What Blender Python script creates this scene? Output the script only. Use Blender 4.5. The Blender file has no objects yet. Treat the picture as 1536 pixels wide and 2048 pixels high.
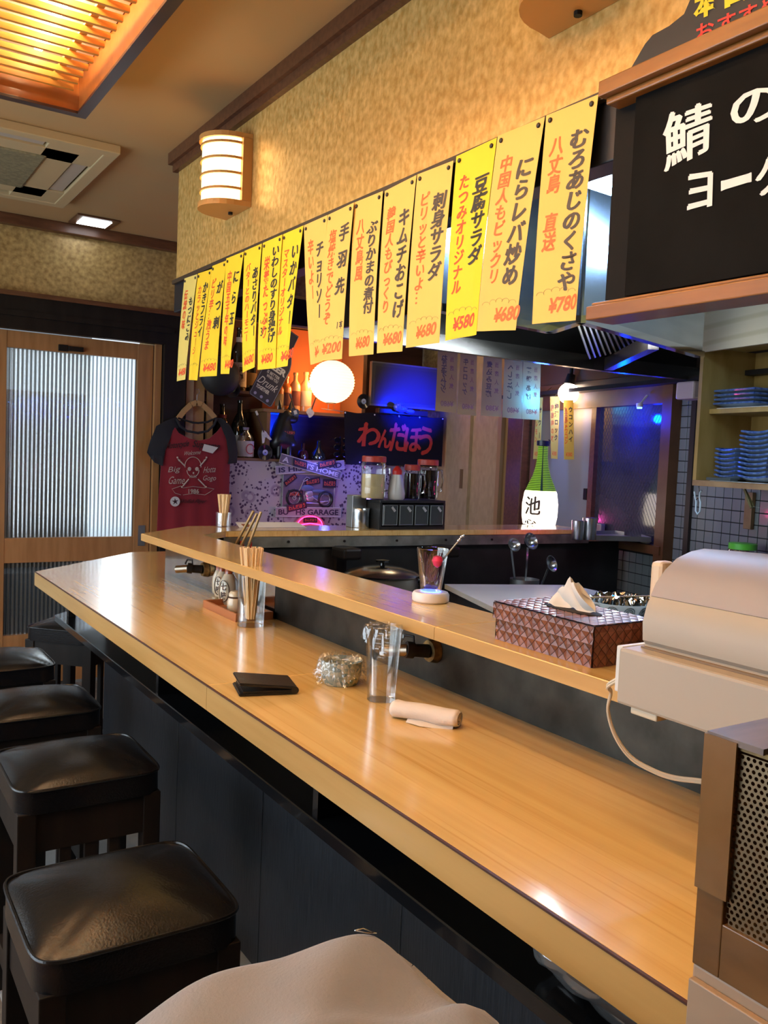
import bpy, bmesh, math, random
from mathutils import Vector, Matrix
random.seed(7)
SC = bpy.context.scene
COL = SC.collection
PI = math.pi

# ---------------------------------------------------------------- camera, world, exposure
YAW, PITCH, ROLL, F, HC = 0.5755, 0.06365, 0.0423, 1726.2, 1.36
_f = Vector((math.sin(YAW)*math.cos(PITCH), math.cos(YAW)*math.cos(PITCH), -math.sin(PITCH)))
_r = Vector((math.cos(YAW), -math.sin(YAW), 0)); _u = _r.cross(_f)
_c, _s = math.cos(ROLL), math.sin(ROLL)
_r, _u = _c*_r + _s*_u, -_s*_r + _c*_u
cam = bpy.data.cameras.new('camera'); camo = bpy.data.objects.new('camera', cam); COL.objects.link(camo)
cam.sensor_fit = 'HORIZONTAL'; cam.sensor_width = 36; cam.lens = 36*F/1536; cam.clip_start = .02
camo.matrix_world = Matrix(((_r.x, _u.x, -_f.x, 0), (_r.y, _u.y, -_f.y, 0), (_r.z, _u.z, -_f.z, HC), (0, 0, 0, 1)))
SC.camera = camo
w = bpy.data.worlds.new('world'); SC.world = w; w.use_nodes = True
w.node_tree.nodes['Background'].inputs[0].default_value = (.75, .85, 1, 1)
w.node_tree.nodes['Background'].inputs[1].default_value = 1.2
SC.view_settings.view_transform = 'Standard'; SC.view_settings.look = 'None'
SC.view_settings.gamma = 1; SC.view_settings.use_curve_mapping = False
SC.view_settings.exposure = 0.06
SC.cycles.use_denoising = True
SC.cycles.max_bounces = 10; SC.cycles.transparent_max_bounces = 16
SC.cycles.sample_clamp_indirect = 6; SC.cycles.caustics_reflective = False; SC.cycles.caustics_refractive = False


def at(px, py, x=None, y=None, z=None, pl=None):
    """point of a known surface seen at a pixel of the photograph"""
    d = _f*F + _r*(px-768) - _u*(py-1024)
    if z is not None: t = (z-HC)/d.z
    elif x is not None: t = x/d.x
    elif y is not None: t = y/d.y
    else:
        n, c = Vector(pl[0]), pl[1]; t = (c - n.z*HC)/n.dot(d)
    return Vector((d.x*t, d.y*t, d.z*t+HC))


def light(kind, name, loc, power, color, size=.1, size_y=None, target=None, spot=None, blend=.5):
    l = bpy.data.lights.new(name, kind); l.energy = power; l.color = color
    if kind == 'AREA':
        l.size = size
        if size_y: l.shape = 'RECTANGLE'; l.size_y = size_y
    elif kind in ('POINT', 'SPOT'): l.shadow_soft_size = size
    if kind == 'SPOT': l.spot_size = spot; l.spot_blend = blend
    o = bpy.data.objects.new(name, l); COL.objects.link(o); o.location = loc
    if target is not None:
        o.rotation_euler = (Vector(target)-Vector(loc)).to_track_quat('-Z', 'Y').to_euler()
    return o

# daylight outside the entrance door and outside the windows of the left wall
light('AREA', 'daylight_street_gap', (1.98, 6.6, 1.75), 12, (.93, .97, 1), .42, 1.1, (1.0, 4.0, 1.3))
light('AREA', 'daylight_entrance', (.4, 6.0, 3.3), 55, (.84, .93, 1), 3.0, 1.2, (.4, 4.6, .6))
light('AREA', 'daylight_window', (-1.75, 2.75, 1.40), 165, (.78, .89, 1), 4.0, 1.7, (0, 2.75, 1.2))
# coloured led lamps of the bar
BLUE = (.02, .06, 1); PINK = (1, .05, .35)
light('POINT', 'led_blue_hood', (2.55, 2.75, 1.70), 2.2, BLUE, .03)
light('SPOT', 'led_blue_screen', (3.35, 4.50, 1.68), 90, (0, .015, 1), .02, target=(3.36, 4.95, 1.74), spot=1.5, blend=.9)
light('POINT', 'led_blue_sign', (2.70, 4.86, 1.33), 1.6, (.10, .12, 1), .02)
light('POINT', 'led_blue_wallpaper', (2.98, 4.80, 1.26), .9, (.14, .10, 1), .03)
light('POINT', 'led_pink_wallpaper', (2.62, 4.72, 0.98), .7, (1, .08, .5), .02)
light('POINT', 'led_pink_kitchen', (2.65, 2.75, 1.16), .8, (1, .04, .25), .02)


# ---------------------------------------------------------------- materials
MATS = {}
def mat(name, col, rough=.5, metal=0, col2=None, scale=8, detail=4, stretch=None, bump=0, bscale=None,
        coat=0, trans=0, ior=1.45, emit=None, estr=0, spec=.5, sheen=0, lo=.35, hi=.65, alpha=1, kind='noise'):
    if name in MATS: return MATS[name]
    m = bpy.data.materials.new(name); m.use_nodes = True; MATS[name] = m
    nt = m.node_tree; N = nt.nodes; L = nt.links; b = N['Principled BSDF']
    I = b.inputs
    I['Base Color'].default_value = (*col, 1); I['Roughness'].default_value = rough; I['Metallic'].default_value = metal
    I['IOR'].default_value = ior; I['Transmission Weight'].default_value = trans; I['Coat Weight'].default_value = coat
    I['Coat Roughness'].default_value = .06; I['Specular IOR Level'].default_value = spec; I['Sheen Weight'].default_value = sheen
    I['Alpha'].default_value = alpha
    if emit: I['Emission Color'].default_value = (*emit, 1); I['Emission Strength'].default_value = estr
    if col2 or bump:
        tc = N.new('ShaderNodeTexCoord'); mp = N.new('ShaderNodeMapping'); L.new(tc.outputs['Object'], mp.inputs[0])
        if stretch: mp.inputs['Scale'].default_value = stretch
        if kind == 'noise':
            tx = N.new('ShaderNodeTexNoise'); tx.inputs['Scale'].default_value = scale; tx.inputs['Detail'].default_value = detail
            out = tx.outputs['Fac']
        else:
            tx = N.new('ShaderNodeTexVoronoi'); tx.inputs['Scale'].default_value = scale; out = tx.outputs['Color']
        L.new(mp.outputs[0], tx.inputs['Vector'])
        if col2:
            cr = N.new('ShaderNodeValToRGB'); cr.color_ramp.elements[0].color = (*col, 1); cr.color_ramp.elements[1].color = (*col2, 1)
            cr.color_ramp.elements[0].position = lo; cr.color_ramp.elements[1].position = hi
            L.new(out, cr.inputs[0]); L.new(cr.outputs[0], I['Base Color'])
        if bump:
            tb = tx
            if bscale:
                tb = N.new('ShaderNodeTexNoise'); tb.inputs['Scale'].default_value = bscale; tb.inputs['Detail'].default_value = 3
                L.new(mp.outputs[0], tb.inputs['Vector'])
            bp = N.new('ShaderNodeBump'); bp.inputs['Strength'].default_value = bump; bp.inputs['Distance'].default_value = .002
            L.new(tb.outputs[0], bp.inputs['Height']); L.new(bp.outputs[0], I['Normal'])
    return m


def mixmat(name, parts):
    """glass sheets and films: weighted mix of transparent / translucent / glossy closures"""
    m = bpy.data.materials.new(name); m.use_nodes = True; nt = m.node_tree; N = nt.nodes; L = nt.links
    N.clear(); out = N.new('ShaderNodeOutputMaterial'); prev = None; acc = 0
    for kind, col, wt, rough in parts:
        s = N.new({'t': 'ShaderNodeBsdfTransparent', 'l': 'ShaderNodeBsdfTranslucent', 'g': 'ShaderNodeBsdfAnisotropic', 'd': 'ShaderNodeBsdfDiffuse'}[kind])
        s.inputs[0].default_value = (*col, 1)
        if kind == 'g': s.inputs['Roughness'].default_value = rough
        acc += wt
        if prev is None: prev = s.outputs[0]
        else:
            mx = N.new('ShaderNodeMixShader'); mx.inputs[0].default_value = wt/acc
            L.new(prev, mx.inputs[1]); L.new(s.outputs[0], mx.inputs[2]); prev = mx.outputs[0]
    L.new(prev, out.inputs[0]); MATS[name] = m
    return m


pine = mat('honey_laminate', (.66, .41, .135), .20, col2=(.77, .515, .195), scale=2.6, detail=8, stretch=(16, .55, 6), coat=.8, bump=0, lo=.3, hi=.7)
pine.node_tree.nodes['Principled BSDF'].inputs['Coat Roughness'].default_value = .13
_nt = pine.node_tree; _mp = [n for n in _nt.nodes if n.type == 'TEX_COORD'][0]; _m2 = _nt.nodes.new('ShaderNodeMapping'); _m2.inputs['Scale'].default_value = (34, .45, 8); _nt.links.new(_mp.outputs['Object'], _m2.inputs[0])
_n2 = _nt.nodes.new('ShaderNodeTexNoise'); _n2.inputs['Scale'].default_value = 3.2; _n2.inputs['Detail'].default_value = 3; _n2.inputs['Distortion'].default_value = .25; _nt.links.new(_m2.outputs[0], _n2.inputs['Vector'])
_c2 = _nt.nodes.new('ShaderNodeValToRGB'); _c2.color_ramp.elements[0].position = .30; _c2.color_ramp.elements[0].color = (.86, .79, .67, 1); _c2.color_ramp.elements[1].position = .42; _c2.color_ramp.elements[1].color = (1, 1, 1, 1); _nt.links.new(_n2.outputs['Fac'], _c2.inputs[0])
_x2 = _nt.nodes.new('ShaderNodeMix'); _x2.data_type = 'RGBA'; _x2.blend_type = 'MULTIPLY'; _x2.inputs[0].default_value = 1; _src = _nt.nodes['Principled BSDF'].inputs['Base Color'].links[0].from_socket
_nt.links.new(_src, _x2.inputs[6]); _nt.links.new(_c2.outputs[0], _x2.inputs[7]); _nt.links.new(_x2.outputs[2], _nt.nodes['Principled BSDF'].inputs['Base Color'])
pine_e = mat('honey_laminate_edge', (.43, .24, .07), .3, col2=(.51, .30, .10), scale=3, stretch=(8, .8, 10), coat=.3)
black_ply = mat('black_stained_ply', (.013, .014, .018), .40, col2=(.024, .026, .031), scale=20, stretch=(1, 12, .6), bump=.35)
black_gloss = mat('black_lacquer', (.006, .006, .007), .16, coat=.4)
black_wood = mat('dark_stained_wood', (.009, .007, .006), .45, col2=(.015, .011, .009), scale=9, stretch=(2, 2, .4), bump=.2, spec=.22)
brown_trim = mat('brown_trim_wood', (.085, .032, .014), .35, col2=(.13, .05, .022), scale=10, stretch=(1, 6, 6))
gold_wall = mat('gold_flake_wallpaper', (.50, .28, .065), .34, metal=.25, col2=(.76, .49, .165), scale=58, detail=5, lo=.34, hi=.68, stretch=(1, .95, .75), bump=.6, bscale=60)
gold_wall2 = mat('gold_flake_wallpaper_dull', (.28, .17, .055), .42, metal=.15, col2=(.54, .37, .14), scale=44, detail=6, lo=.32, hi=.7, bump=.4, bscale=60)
ceil_m = mat('tan_ceiling_board', (.42, .28, .13), .6, col2=(.44, .27, .12), scale=1.6, stretch=(1, 3, 1))
door_wood = mat('orange_door_wood', (.30, .135, .045), .45, col2=(.38, .18, .065), scale=6, stretch=(6, 6, .6))
steel = mat('stainless_steel', (.52, .55, .58), .24, metal=1, col2=(.62, .64, .66), scale=3, stretch=(1, 1, 8))
steel_dull = mat('dull_steel', (.30, .31, .32), .42, metal=1, col2=(.42, .43, .43), scale=6, bump=.1)
dirty_steel = mat('greasy_zinc_sheet', (.16, .16, .14), .42, metal=.7, col2=(.34, .33, .29), scale=12, detail=8)
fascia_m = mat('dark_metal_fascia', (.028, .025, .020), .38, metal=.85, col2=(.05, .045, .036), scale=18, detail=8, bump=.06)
fascia_refl = mat('splash_door_reflection', (.42, .43, .44), .12, metal=1, col2=(.52, .53, .54), scale=18, detail=6, bump=.05)  # brighter copy of the splash metal, door reflection put into its colour
chrome = mat('chrome', (.8, .8, .8), .08, metal=1)
leather = mat('black_leatherette', (.005, .005, .006), .24, coat=0, bump=.22, bscale=260)
brass = mat('aged_brass', (.30, .19, .07), .45, metal=1, col2=(.12, .08, .04), scale=60)
white_pl = mat('white_plastic', (.62, .60, .57), .4)
cream_pl = mat('cream_plastic', (.60, .50, .36), .38)
def glassmat(name, tint, f0=.04, gain=.9):
    m = bpy.data.materials.new(name); m.use_nodes = True; nt = m.node_tree; N = nt.nodes; L = nt.links; N.clear()
    out = N.new('ShaderNodeOutputMaterial'); a = N.new('ShaderNodeBsdfTransparent'); a.inputs[0].default_value = (*tint, 1)
    g = N.new('ShaderNodeBsdfAnisotropic'); g.inputs[0].default_value = (1, 1, 1, 1); g.inputs['Roughness'].default_value = .02
    lw = N.new('ShaderNodeLayerWeight'); lw.inputs[0].default_value = .32; mr = N.new('ShaderNodeMath'); mr.operation = 'MULTIPLY_ADD'; mr.inputs[1].default_value = gain; mr.inputs[2].default_value = f0
    L.new(lw.outputs['Fresnel'], mr.inputs[0]); mx = N.new('ShaderNodeMixShader'); L.new(mr.outputs[0], mx.inputs[0]); L.new(a.outputs[0], mx.inputs[1]); L.new(g.outputs[0], mx.inputs[2]); L.new(mx.outputs[0], out.inputs[0])
    MATS[name] = m; return m
glass = glassmat('clear_glass', (.985, .99, .985), .03, .55)
film2 = mixmat('crinkled_plastic', [('t', (.95, .95, .95), .62, 0), ('g', (.95, .95, .95), .28, .12), ('d', (.6, .6, .6), .10, 0)])
film = mixmat('cling_film', [('t', (.98, .98, .98), .88, 0), ('g', (.95, .95, .95), .12, .09)])
pane_m = mixmat('clear_pane', [('t', (.9, .92, .92), .85, 0), ('g', (.9, .9, .9), .15, .03)])
ribbed = mixmat('ribbed_glass', [('t', (.80, .88, .88), .66, 0), ('l', (.80, .88, .90), .14, 0), ('g', (.9, .9, .9), .20, .10)])
_nt = ribbed.node_tree; _o = [n for n in _nt.nodes if n.type == 'OUTPUT_MATERIAL'][0]; _s0 = _o.inputs[0].links[0].from_socket
_lw = _nt.nodes.new('ShaderNodeLayerWeight'); _lw.inputs[0].default_value = .5; _cr = _nt.nodes.new('ShaderNodeValToRGB'); _cr.color_ramp.elements[0].position = .06; _cr.color_ramp.elements[1].position = .42; _cr.color_ramp.elements[1].color = (.85, .85, .85, 1)
_g = _nt.nodes.new('ShaderNodeBsdfAnisotropic'); _g.inputs[0].default_value = (.35, .38, .38, 1); _g.inputs['Roughness'].default_value = .25; _mx = _nt.nodes.new('ShaderNodeMixShader')
_nt.links.new(_lw.outputs['Facing'], _cr.inputs[0]); _nt.links.new(_cr.outputs[0], _mx.inputs[0]); _nt.links.new(_s0, _mx.inputs[1]); _nt.links.new(_g.outputs[0], _mx.inputs[2]); _nt.links.new(_mx.outputs[0], _o.inputs[0])
red_ink = mat('red_ink', (.78, .085, .02), .6); black_ink = mat('black_ink', (.035, .03, .02), .6)
white_ink = mat('white_ink', (.75, .72, .68), .6)
tile_m = mat('grey_mosaic_tile', (.20, .215, .22), .25, coat=.2); grout_m = mat('black_grout', (.012, .012, .012), .8)
paper_w = mat('white_paper', (.72, .70, .66), .8)
concrete = mat('dark_concrete', (.11, .085, .065), .8, col2=(.17, .14, .11), scale=40, bump=.3)
floor_tile_m = mat('grey_floor_tile', (.22, .23, .23), .4, col2=(.28, .29, .29), scale=9)
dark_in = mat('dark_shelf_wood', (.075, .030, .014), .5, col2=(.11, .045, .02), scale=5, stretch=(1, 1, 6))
red_pl = mat('red_plastic', (.50, .02, .012), .35); green_pl = mat('green_plastic', (.10, .42, .04), .35)


# ---------------------------------------------------------------- mesh helpers
def box(bm, x0, x1, y0, y1, z0, z1, bev=0):
    r = bmesh.ops.create_cube(bm, size=1)
    M = Matrix.Translation(((x0+x1)/2, (y0+y1)/2, (z0+z1)/2)) @ Matrix.Diagonal((abs(x1-x0), abs(y1-y0), abs(z1-z0), 1))
    bmesh.ops.transform(bm, matrix=M, verts=r['verts'])
    if bev:
        es = {e for v in r['verts'] for e in v.link_edges}
        bmesh.ops.bevel(bm, geom=list(es), offset=bev, segments=2, affect='EDGES', profile=.5)
    return bm
def B(*a, **k): return box(bmesh.new(), *a, **k)
def bar(bm, p0, p1, w, h, up=(0, 0, 1)):
    """rectangular bar from p0 to p1, w across, h along up"""
    p0, p1 = Vector(p0), Vector(p1); d = (p1-p0); n = d.normalized(); up = Vector(up)
    s = n.cross(up)
    if s.length < 1e-5: s = n.cross(Vector((1, 0, 0)))
    s.normalize(); t = s.cross(n)
    vs = []
    for p in (p0, p1):
        for a, b in ((-1, -1), (1, -1), (1, 1), (-1, 1)): vs.append(bm.verts.new(p + s*a*w/2 + t*b*h/2))
    for f in ((0, 1, 2, 3), (7, 6, 5, 4), (0, 4, 5, 1), (1, 5, 6, 2), (2, 6, 7, 3), (3, 7, 4, 0)): bm.faces.new([vs[i] for i in f])
    return bm
def cyl(bm, p0, p1, r0, r1=None, n=16, caps=True):
    p0, p1 = Vector(p0), Vector(p1); r1 = r0 if r1 is None else r1
    q = (p1-p0).to_track_quat('Z', 'Y').to_matrix()
    rings = [[bm.verts.new(p + q @ Vector((r*math.cos(2*PI*i/n), r*math.sin(2*PI*i/n), 0))) for i in range(n)] for p, r in ((p0, r0), (p1, r1))]
    for i in range(n): bm.faces.new((rings[0][i], rings[0][(i+1) % n], rings[1][(i+1) % n], rings[1][i]))
    if caps:
        bm.faces.new(rings[0][::-1]); bm.faces.new(rings[1])
    return bm
def lathe(bm, prof, n=24, c=(0, 0, 0), closed=False):
    """profile of (r,z) turned about z at c"""
    c = Vector(c); rings = []
    for r, z in prof:
        if r < 1e-6: rings.append([bm.verts.new(c+Vector((0, 0, z)))])
        else: rings.append([bm.verts.new(c+Vector((r*math.cos(2*PI*i/n), r*math.sin(2*PI*i/n), z))) for i in range(n)])
    for a, b in zip(rings, rings[1:]):
        for i in range(n):
            j = (i+1) % n
            if len(a) == 1 and len(b) == 1: continue
            if len(a) == 1: bm.faces.new((a[0], b[j], b[i]))
            elif len(b) == 1: bm.faces.new((a[i], a[j], b[0]))
            else: bm.faces.new((a[i], a[j], b[j], b[i]))
    return bm
def prism(bm, poly, z0, z1):
    a = [bm.verts.new((x, y, z0)) for x, y in poly]; b = [bm.verts.new((x, y, z1)) for x, y in poly]
    n = len(poly); bm.faces.new(a[::-1]); bm.faces.new(b)
    for i in range(n): bm.faces.new((a[i], a[(i+1) % n], b[(i+1) % n], b[i]))
    return bm
def slab(bm, pts, nrm, th):
    """flat outline of 3d points given a thickness along nrm"""
    nrm = Vector(nrm).normalized()*th; a = [bm.verts.new(p) for p in pts]; b = [bm.verts.new(Vector(p)+nrm) for p in pts]
    n = len(pts); bm.faces.new(a[::-1]); bm.faces.new(b)
    for i in range(n): bm.faces.new((a[i], a[(i+1) % n], b[(i+1) % n], b[i]))
    return bm
def tube(bm, pts, r, n=8, closed=False):
    pts = [Vector(p) for p in pts]; m = len(pts); rings = []
    for i, p in enumerate(pts):
        if closed: d = pts[(i+1) % m]-pts[i-1]
        else: d = pts[min(i+1, m-1)]-pts[max(i-1, 0)]
        q = d.to_track_quat('Z', 'Y').to_matrix(); rr = r[i] if isinstance(r, (list, tuple)) else r
        if rings:                                   # keep the rings aligned with each other
            z = d.normalized(); xa = (rings_x - z*rings_x.dot(z)).normalized()
        else:
            z = d.normalized(); xa = q @ Vector((1, 0, 0))
        rings_x = xa; ya = z.cross(xa)
        rings.append([bm.verts.new(p + (xa*math.cos(2*PI*k/n) + ya*math.sin(2*PI*k/n))*rr) for k in range(n)])
    rng = range(m if closed else m-1)
    for i in rng:
        a, b = rings[i], rings[(i+1) % m]
        for k in range(n): bm.faces.new((a[k], a[(k+1) % n], b[(k+1) % n], b[k]))
    if not closed:
        bm.faces.new(rings[0][::-1]); bm.faces.new(rings[-1])
    return bm
def grid(bm, fn, nu, nv):
    """sheet: fn(u,v)->point, u,v in 0..1"""
    V = [[bm.verts.new(fn(i/nu, j/nv)) for j in range(nv+1)] for i in range(nu+1)]
    for i in range(nu):
        for j in range(nv): bm.faces.new((V[i][j], V[i+1][j], V[i+1][j+1], V[i][j+1]))
    return bm
def ball(bm, c, r, seg=20, rings=12, sc=(1, 1, 1)):
    x = bmesh.ops.create_uvsphere(bm, u_segments=seg, v_segments=rings, radius=r)
    bmesh.ops.transform(bm, matrix=Matrix.Translation(c) @ Matrix.Diagonal((*sc, 1)), verts=x['verts'])
    return bm


PM = {}
def ob(name, bm, m, parent=None, smooth=False, label=None, local=False, kind=None, recalc=True):
    """bm in world coordinates (or the parent's when local) -> one mesh object"""
    if recalc: bmesh.ops.recalc_face_normals(bm, faces=bm.faces)
    if parent is not None:
        if not local: bm.transform(PM[parent.name].inverted())
        loc = None
    else:
        xs = [v.co for v in bm.verts]
        mn = [min(v[i] for v in xs) for i in range(3)]; mx = [max(v[i] for v in xs) for i in range(3)]
        loc = Vector(((mn[0]+mx[0])/2, (mn[1]+mx[1])/2, mn[2])); bm.transform(Matrix.Translation(-loc))
    me = bpy.data.meshes.new(name); bm.to_mesh(me); bm.free()
    me.materials.append(m if not isinstance(m, str) else MATS[m])
    if smooth:
        for p in me.polygons: p.use_smooth = True
        if smooth != 2:
            me.set_sharp_from_angle(angle=math.radians(38))
    o = bpy.data.objects.new(name, me); COL.objects.link(o)
    if parent is not None: o.parent = parent; PM[o.name] = PM[parent.name]
    else: o.location = loc; PM[o.name] = Matrix.Translation(loc)
    if label: o['label'] = label
    if kind: o['kind'] = kind
    return o
def tag(o, label, cat, group=None):
    o['label'] = label; o['category'] = cat
    if group: o['group'] = group
    return o
def struct(name, bm, m, parent=None, smooth=False):
    o = ob(name, bm, m, parent, smooth)
    if parent is None: o['kind'] = 'structure'
    return o
def thing(name, label, cat, loc=(0, 0, 0), rz=0, group=None):
    o = bpy.data.objects.new(name, None); COL.objects.link(o); o.location = loc; o.rotation_euler = (0, 0, rz)
    o.empty_display_size = .05
    PM[o.name] = Matrix.Translation(loc) @ Matrix.Rotation(rz, 4, 'Z')
    return tag(o, label, cat, group)
def dup(root, loc, rz=0, label=None, group=None):
    r = root.copy(); COL.objects.link(r); r.location = loc; r.rotation_euler = (0, 0, rz)
    PM[r.name] = Matrix.Translation(loc) @ Matrix.Rotation(rz, 4, 'Z')
    if label: r['label'] = label
    if group: r['group'] = group
    for ch in list(root.children):
        c = ch.copy(); COL.objects.link(c); c.parent = r
        for g in list(ch.children):
            d = g.copy(); COL.objects.link(d); d.parent = c
    return r

# flat lettering: outlines come from the built-in font
_G = {}
def glyph(s, bold=.02):
    k = (s, bold)
    if k in _G: return _G[k]
    c = bpy.data.curves.new('t', 'FONT'); c.body = s; c.resolution_u = 3; c.offset = bold
    o = bpy.data.objects.new('t', c); SC2.collection.objects.link(o)
    VL2.update(); me = o.to_mesh()
    vs = [(v.co.x, v.co.y) for v in me.vertices]; fs = [tuple(p.vertices) for p in me.polygons]
    o.to_mesh_clear(); bpy.data.objects.remove(o); bpy.data.curves.remove(c)
    _G[k] = (vs, fs); return _G[k]
SC2 = bpy.data.scenes.new('lettering'); VL2 = SC2.view_layers[0]
def letters(bm, s, fn, fit=True, bold=.02, shear=0):
    """string s: fn(u,v) maps the em box (fit=False, one char) or its bounds (fit=True) 0..1 to a 3d point"""
    vs, fs = glyph(s, bold)
    if not vs: return bm
    if fit:
        x0 = min(v[0] for v in vs); x1 = max(v[0] for v in vs); y0 = min(v[1] for v in vs); y1 = max(v[1] for v in vs)
    else: x0, x1, y0, y1 = 0, 1, -.12, .88
    V = []
    for x, y in vs:
        u = (x-x0)/(x1-x0); v = (y-y0)/max(y1-y0, 1e-6); V.append(bm.verts.new(fn(u+shear*(v-.5), v)))
    for f in fs:
        try: bm.faces.new([V[i] for i in f])
        except ValueError: pass
    return bm
def curved_letters(bm, s, fn, bold=.03, step=.10):
    # lettering for a curved surface: outlines are cut into small pieces first
    t = bmesh.new(); letters(t, s, lambda x, y: Vector((x, y, 0)), fit=True, bold=bold)
    bmesh.ops.triangulate(t, faces=t.faces[:])
    for _ in range(5):
        es = [e for e in t.edges if e.calc_length() > step]
        if not es: break
        bmesh.ops.subdivide_edges(t, edges=es, cuts=1); bmesh.ops.triangulate(t, faces=t.faces[:])
    t.verts.index_update(); V = [bm.verts.new(fn(v.co.x, v.co.y)) for v in t.verts]
    for f in t.faces:
        try: bm.faces.new([V[v.index] for v in f.verts])
        except ValueError: pass
    t.free()
def bold_letters(bm, s, fn, w=.02, shear=0):
    for k, d in enumerate((0, -w, w, 0)):
        e = w if k == 3 else 0
        letters(bm, s, lambda x, y: fn(x+d, y+e, .00006*k), fit=True, bold=.0, shear=shear)
def quadmap(o, du, dv):
    o, du, dv = Vector(o), Vector(du), Vector(dv)
    return lambda u, v: o + du*u + dv*v

# ---------------------------------------------------------------- room shell
CE = 2.55
struct('floor', B(-1.4, 4.2, -1.8, 5.6, -.06, 0), concrete)
fl = bpy.data.objects['floor']
tm = None
for i in range(2):
    for j in range(18):
        x = .36+i*.305; y = -.3+j*.305
        if tm is None:
            o = ob('tile', B(x, x+.3, y, y+.3, 0.0, .004, .0015), floor_tile_m, fl); tm = o; base0 = Vector((x, y, 0))
        else:
            o = tm.copy(); COL.objects.link(o); o.parent = fl; o.location = Vector((x, y, 0))-base0
struct('ceiling', B(-1.4, 4.4, -1.8, 5.6, CE, CE+.06), ceil_m)
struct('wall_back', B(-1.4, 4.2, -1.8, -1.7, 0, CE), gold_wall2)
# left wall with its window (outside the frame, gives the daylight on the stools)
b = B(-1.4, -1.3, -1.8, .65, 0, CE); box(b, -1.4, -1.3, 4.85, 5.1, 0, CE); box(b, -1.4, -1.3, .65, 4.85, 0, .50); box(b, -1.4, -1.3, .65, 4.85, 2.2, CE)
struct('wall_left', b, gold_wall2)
wn = struct('window_1', B(-1.37, -1.35, .65, 4.85, .50, 2.2), pane_m)
b = bmesh.new()
for y in (.65, 1.48, 2.31, 3.15, 3.98, 4.81): box(b, -1.36, -1.31, y, y+.04, .50, 2.2)
box(b, -1.36, -1.31, .65, 4.85, .50, .54); box(b, -1.36, -1.31, .65, 4.85, 2.16, 2.2)
ob('window_frame', b, door_wood, wn)
# far wall: door opening left, shelf recess right
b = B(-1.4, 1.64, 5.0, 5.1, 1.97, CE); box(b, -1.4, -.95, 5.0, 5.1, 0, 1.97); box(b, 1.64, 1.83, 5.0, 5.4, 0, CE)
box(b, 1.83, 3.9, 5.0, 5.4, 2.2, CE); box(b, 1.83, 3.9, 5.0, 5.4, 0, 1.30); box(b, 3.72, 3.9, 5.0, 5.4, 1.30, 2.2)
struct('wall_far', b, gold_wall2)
struct('trim_1', B(-1.3, 3.7, 4.95, 5.0, 2.495, CE, .004), brown_trim)
b = B(-1.3, 1.78, 4.93, 5.0, 2.125, 2.15); struct('trim_2', b, brown_trim)
b = B(-1.3, 1.79, 4.94, 5.0, 1.955, 2.125); box(b, -1.3, 1.7, 4.93, 4.97, 2.02, 2.05); struct('trim_3', b, black_wood)
struct('trim_4', B(1.645, 1.775, 4.93, 5.0, 0, 1.955), black_wood)
struct('trim_5', B(1.79, 1.835, 4.96, 5.0, 0, 2.1), mat('pale_post', (.42, .30, .17), .5))

# sliding entrance door with ribbed glass
def ribbed_sheet(x0, x1, z0, z1, y):
    b = bmesh.new(); n = int((x1-x0)/.0215)*6
    for k in range(n+1):
        x = x0+(x1-x0)*k/n; yy = y+.004*math.cos(2*PI*k/6)
        b.verts.new((x, yy, z0)); b.verts.new((x, yy, z1))
    b.verts.ensure_lookup_table()
    for k in range(n): b.faces.new((b.verts[2*k], b.verts[2*k+2], b.verts[2*k+3], b.verts[2*k+1]))
    return b
def door(name, x0, x1, y):
    gx0, gx1 = x0+.09, x1-.09
    b = bmesh.new()
    box(b, x0, gx0, y-.02, y+.02, .02, 1.95, .002); box(b, gx1, x1, y-.02, y+.02, .02, 1.95, .002)
    d = struct(name, b, door_wood)
    ob('door_rail', B(gx0, gx1, y-.018, y+.018, 1.86, 1.95), door_wood, d)
    ob('door_rail', B(gx0, gx1, y-.018, y+.018, .70, .835), door_wood, d)
    ob('door_rail', B(gx0, gx1, y-.018, y+.018, .02, .30), door_wood, d)
    ob('ribbed_pane', ribbed_sheet(gx0, gx1, .835, 1.86, y), ribbed, d, smooth=2)
    ob('ribbed_pane', ribbed_sheet(gx0, gx1, .30, .70, y), ribbed, d, smooth=2)
    return d
d1 = door('door_1', .72, 1.60, 5.02)
b = B(1.07, 1.12, 4.985, 5.0, 1.865, 1.90, .002); box(b, 1.12, 1.20, 4.975, 5.0, 1.87, 1.895, .002)
ob('door_closer', b, black_wood, d1)
ob('finger_pull', B(1.535, 1.575, 4.996, 5.001, .78, .90), steel_dull, d1)
door('door_2', -.10, .79, 5.07)
door('door_3', -.94, -.05, 5.02)
struct('door_frame', B(1.605, 1.64, 4.97, 5.06, 0, 1.955), door_wood)
# outside the entrance: standing sign, pavement, lit house front
tag(ob('street_sign', B(.80, 1.33, 5.42, 5.47, -.02, 1.66, .004), mat('sign_brown', (.15, .085, .03), .6)), 'brown standing sign outside behind the ribbed door glass', 'sign')
tag(ob('planter', B(.80, 1.25, 5.16, 5.40, -.02, .62, .01), mat('planter_grey', (.05, .05, .055), .7)), 'dark planter outside at the foot of the entrance door', 'planter')
struct('wall_street', B(-6, 2.25, 9.0, 9.2, -.08, 5), mat('street_facade', (.30, .31, .30), .8))
struct('pavement', B(-3, 4, 5.1, 9, -.08, -.02), mat('pavement_grey', (.3, .3, .3), .8))

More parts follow.
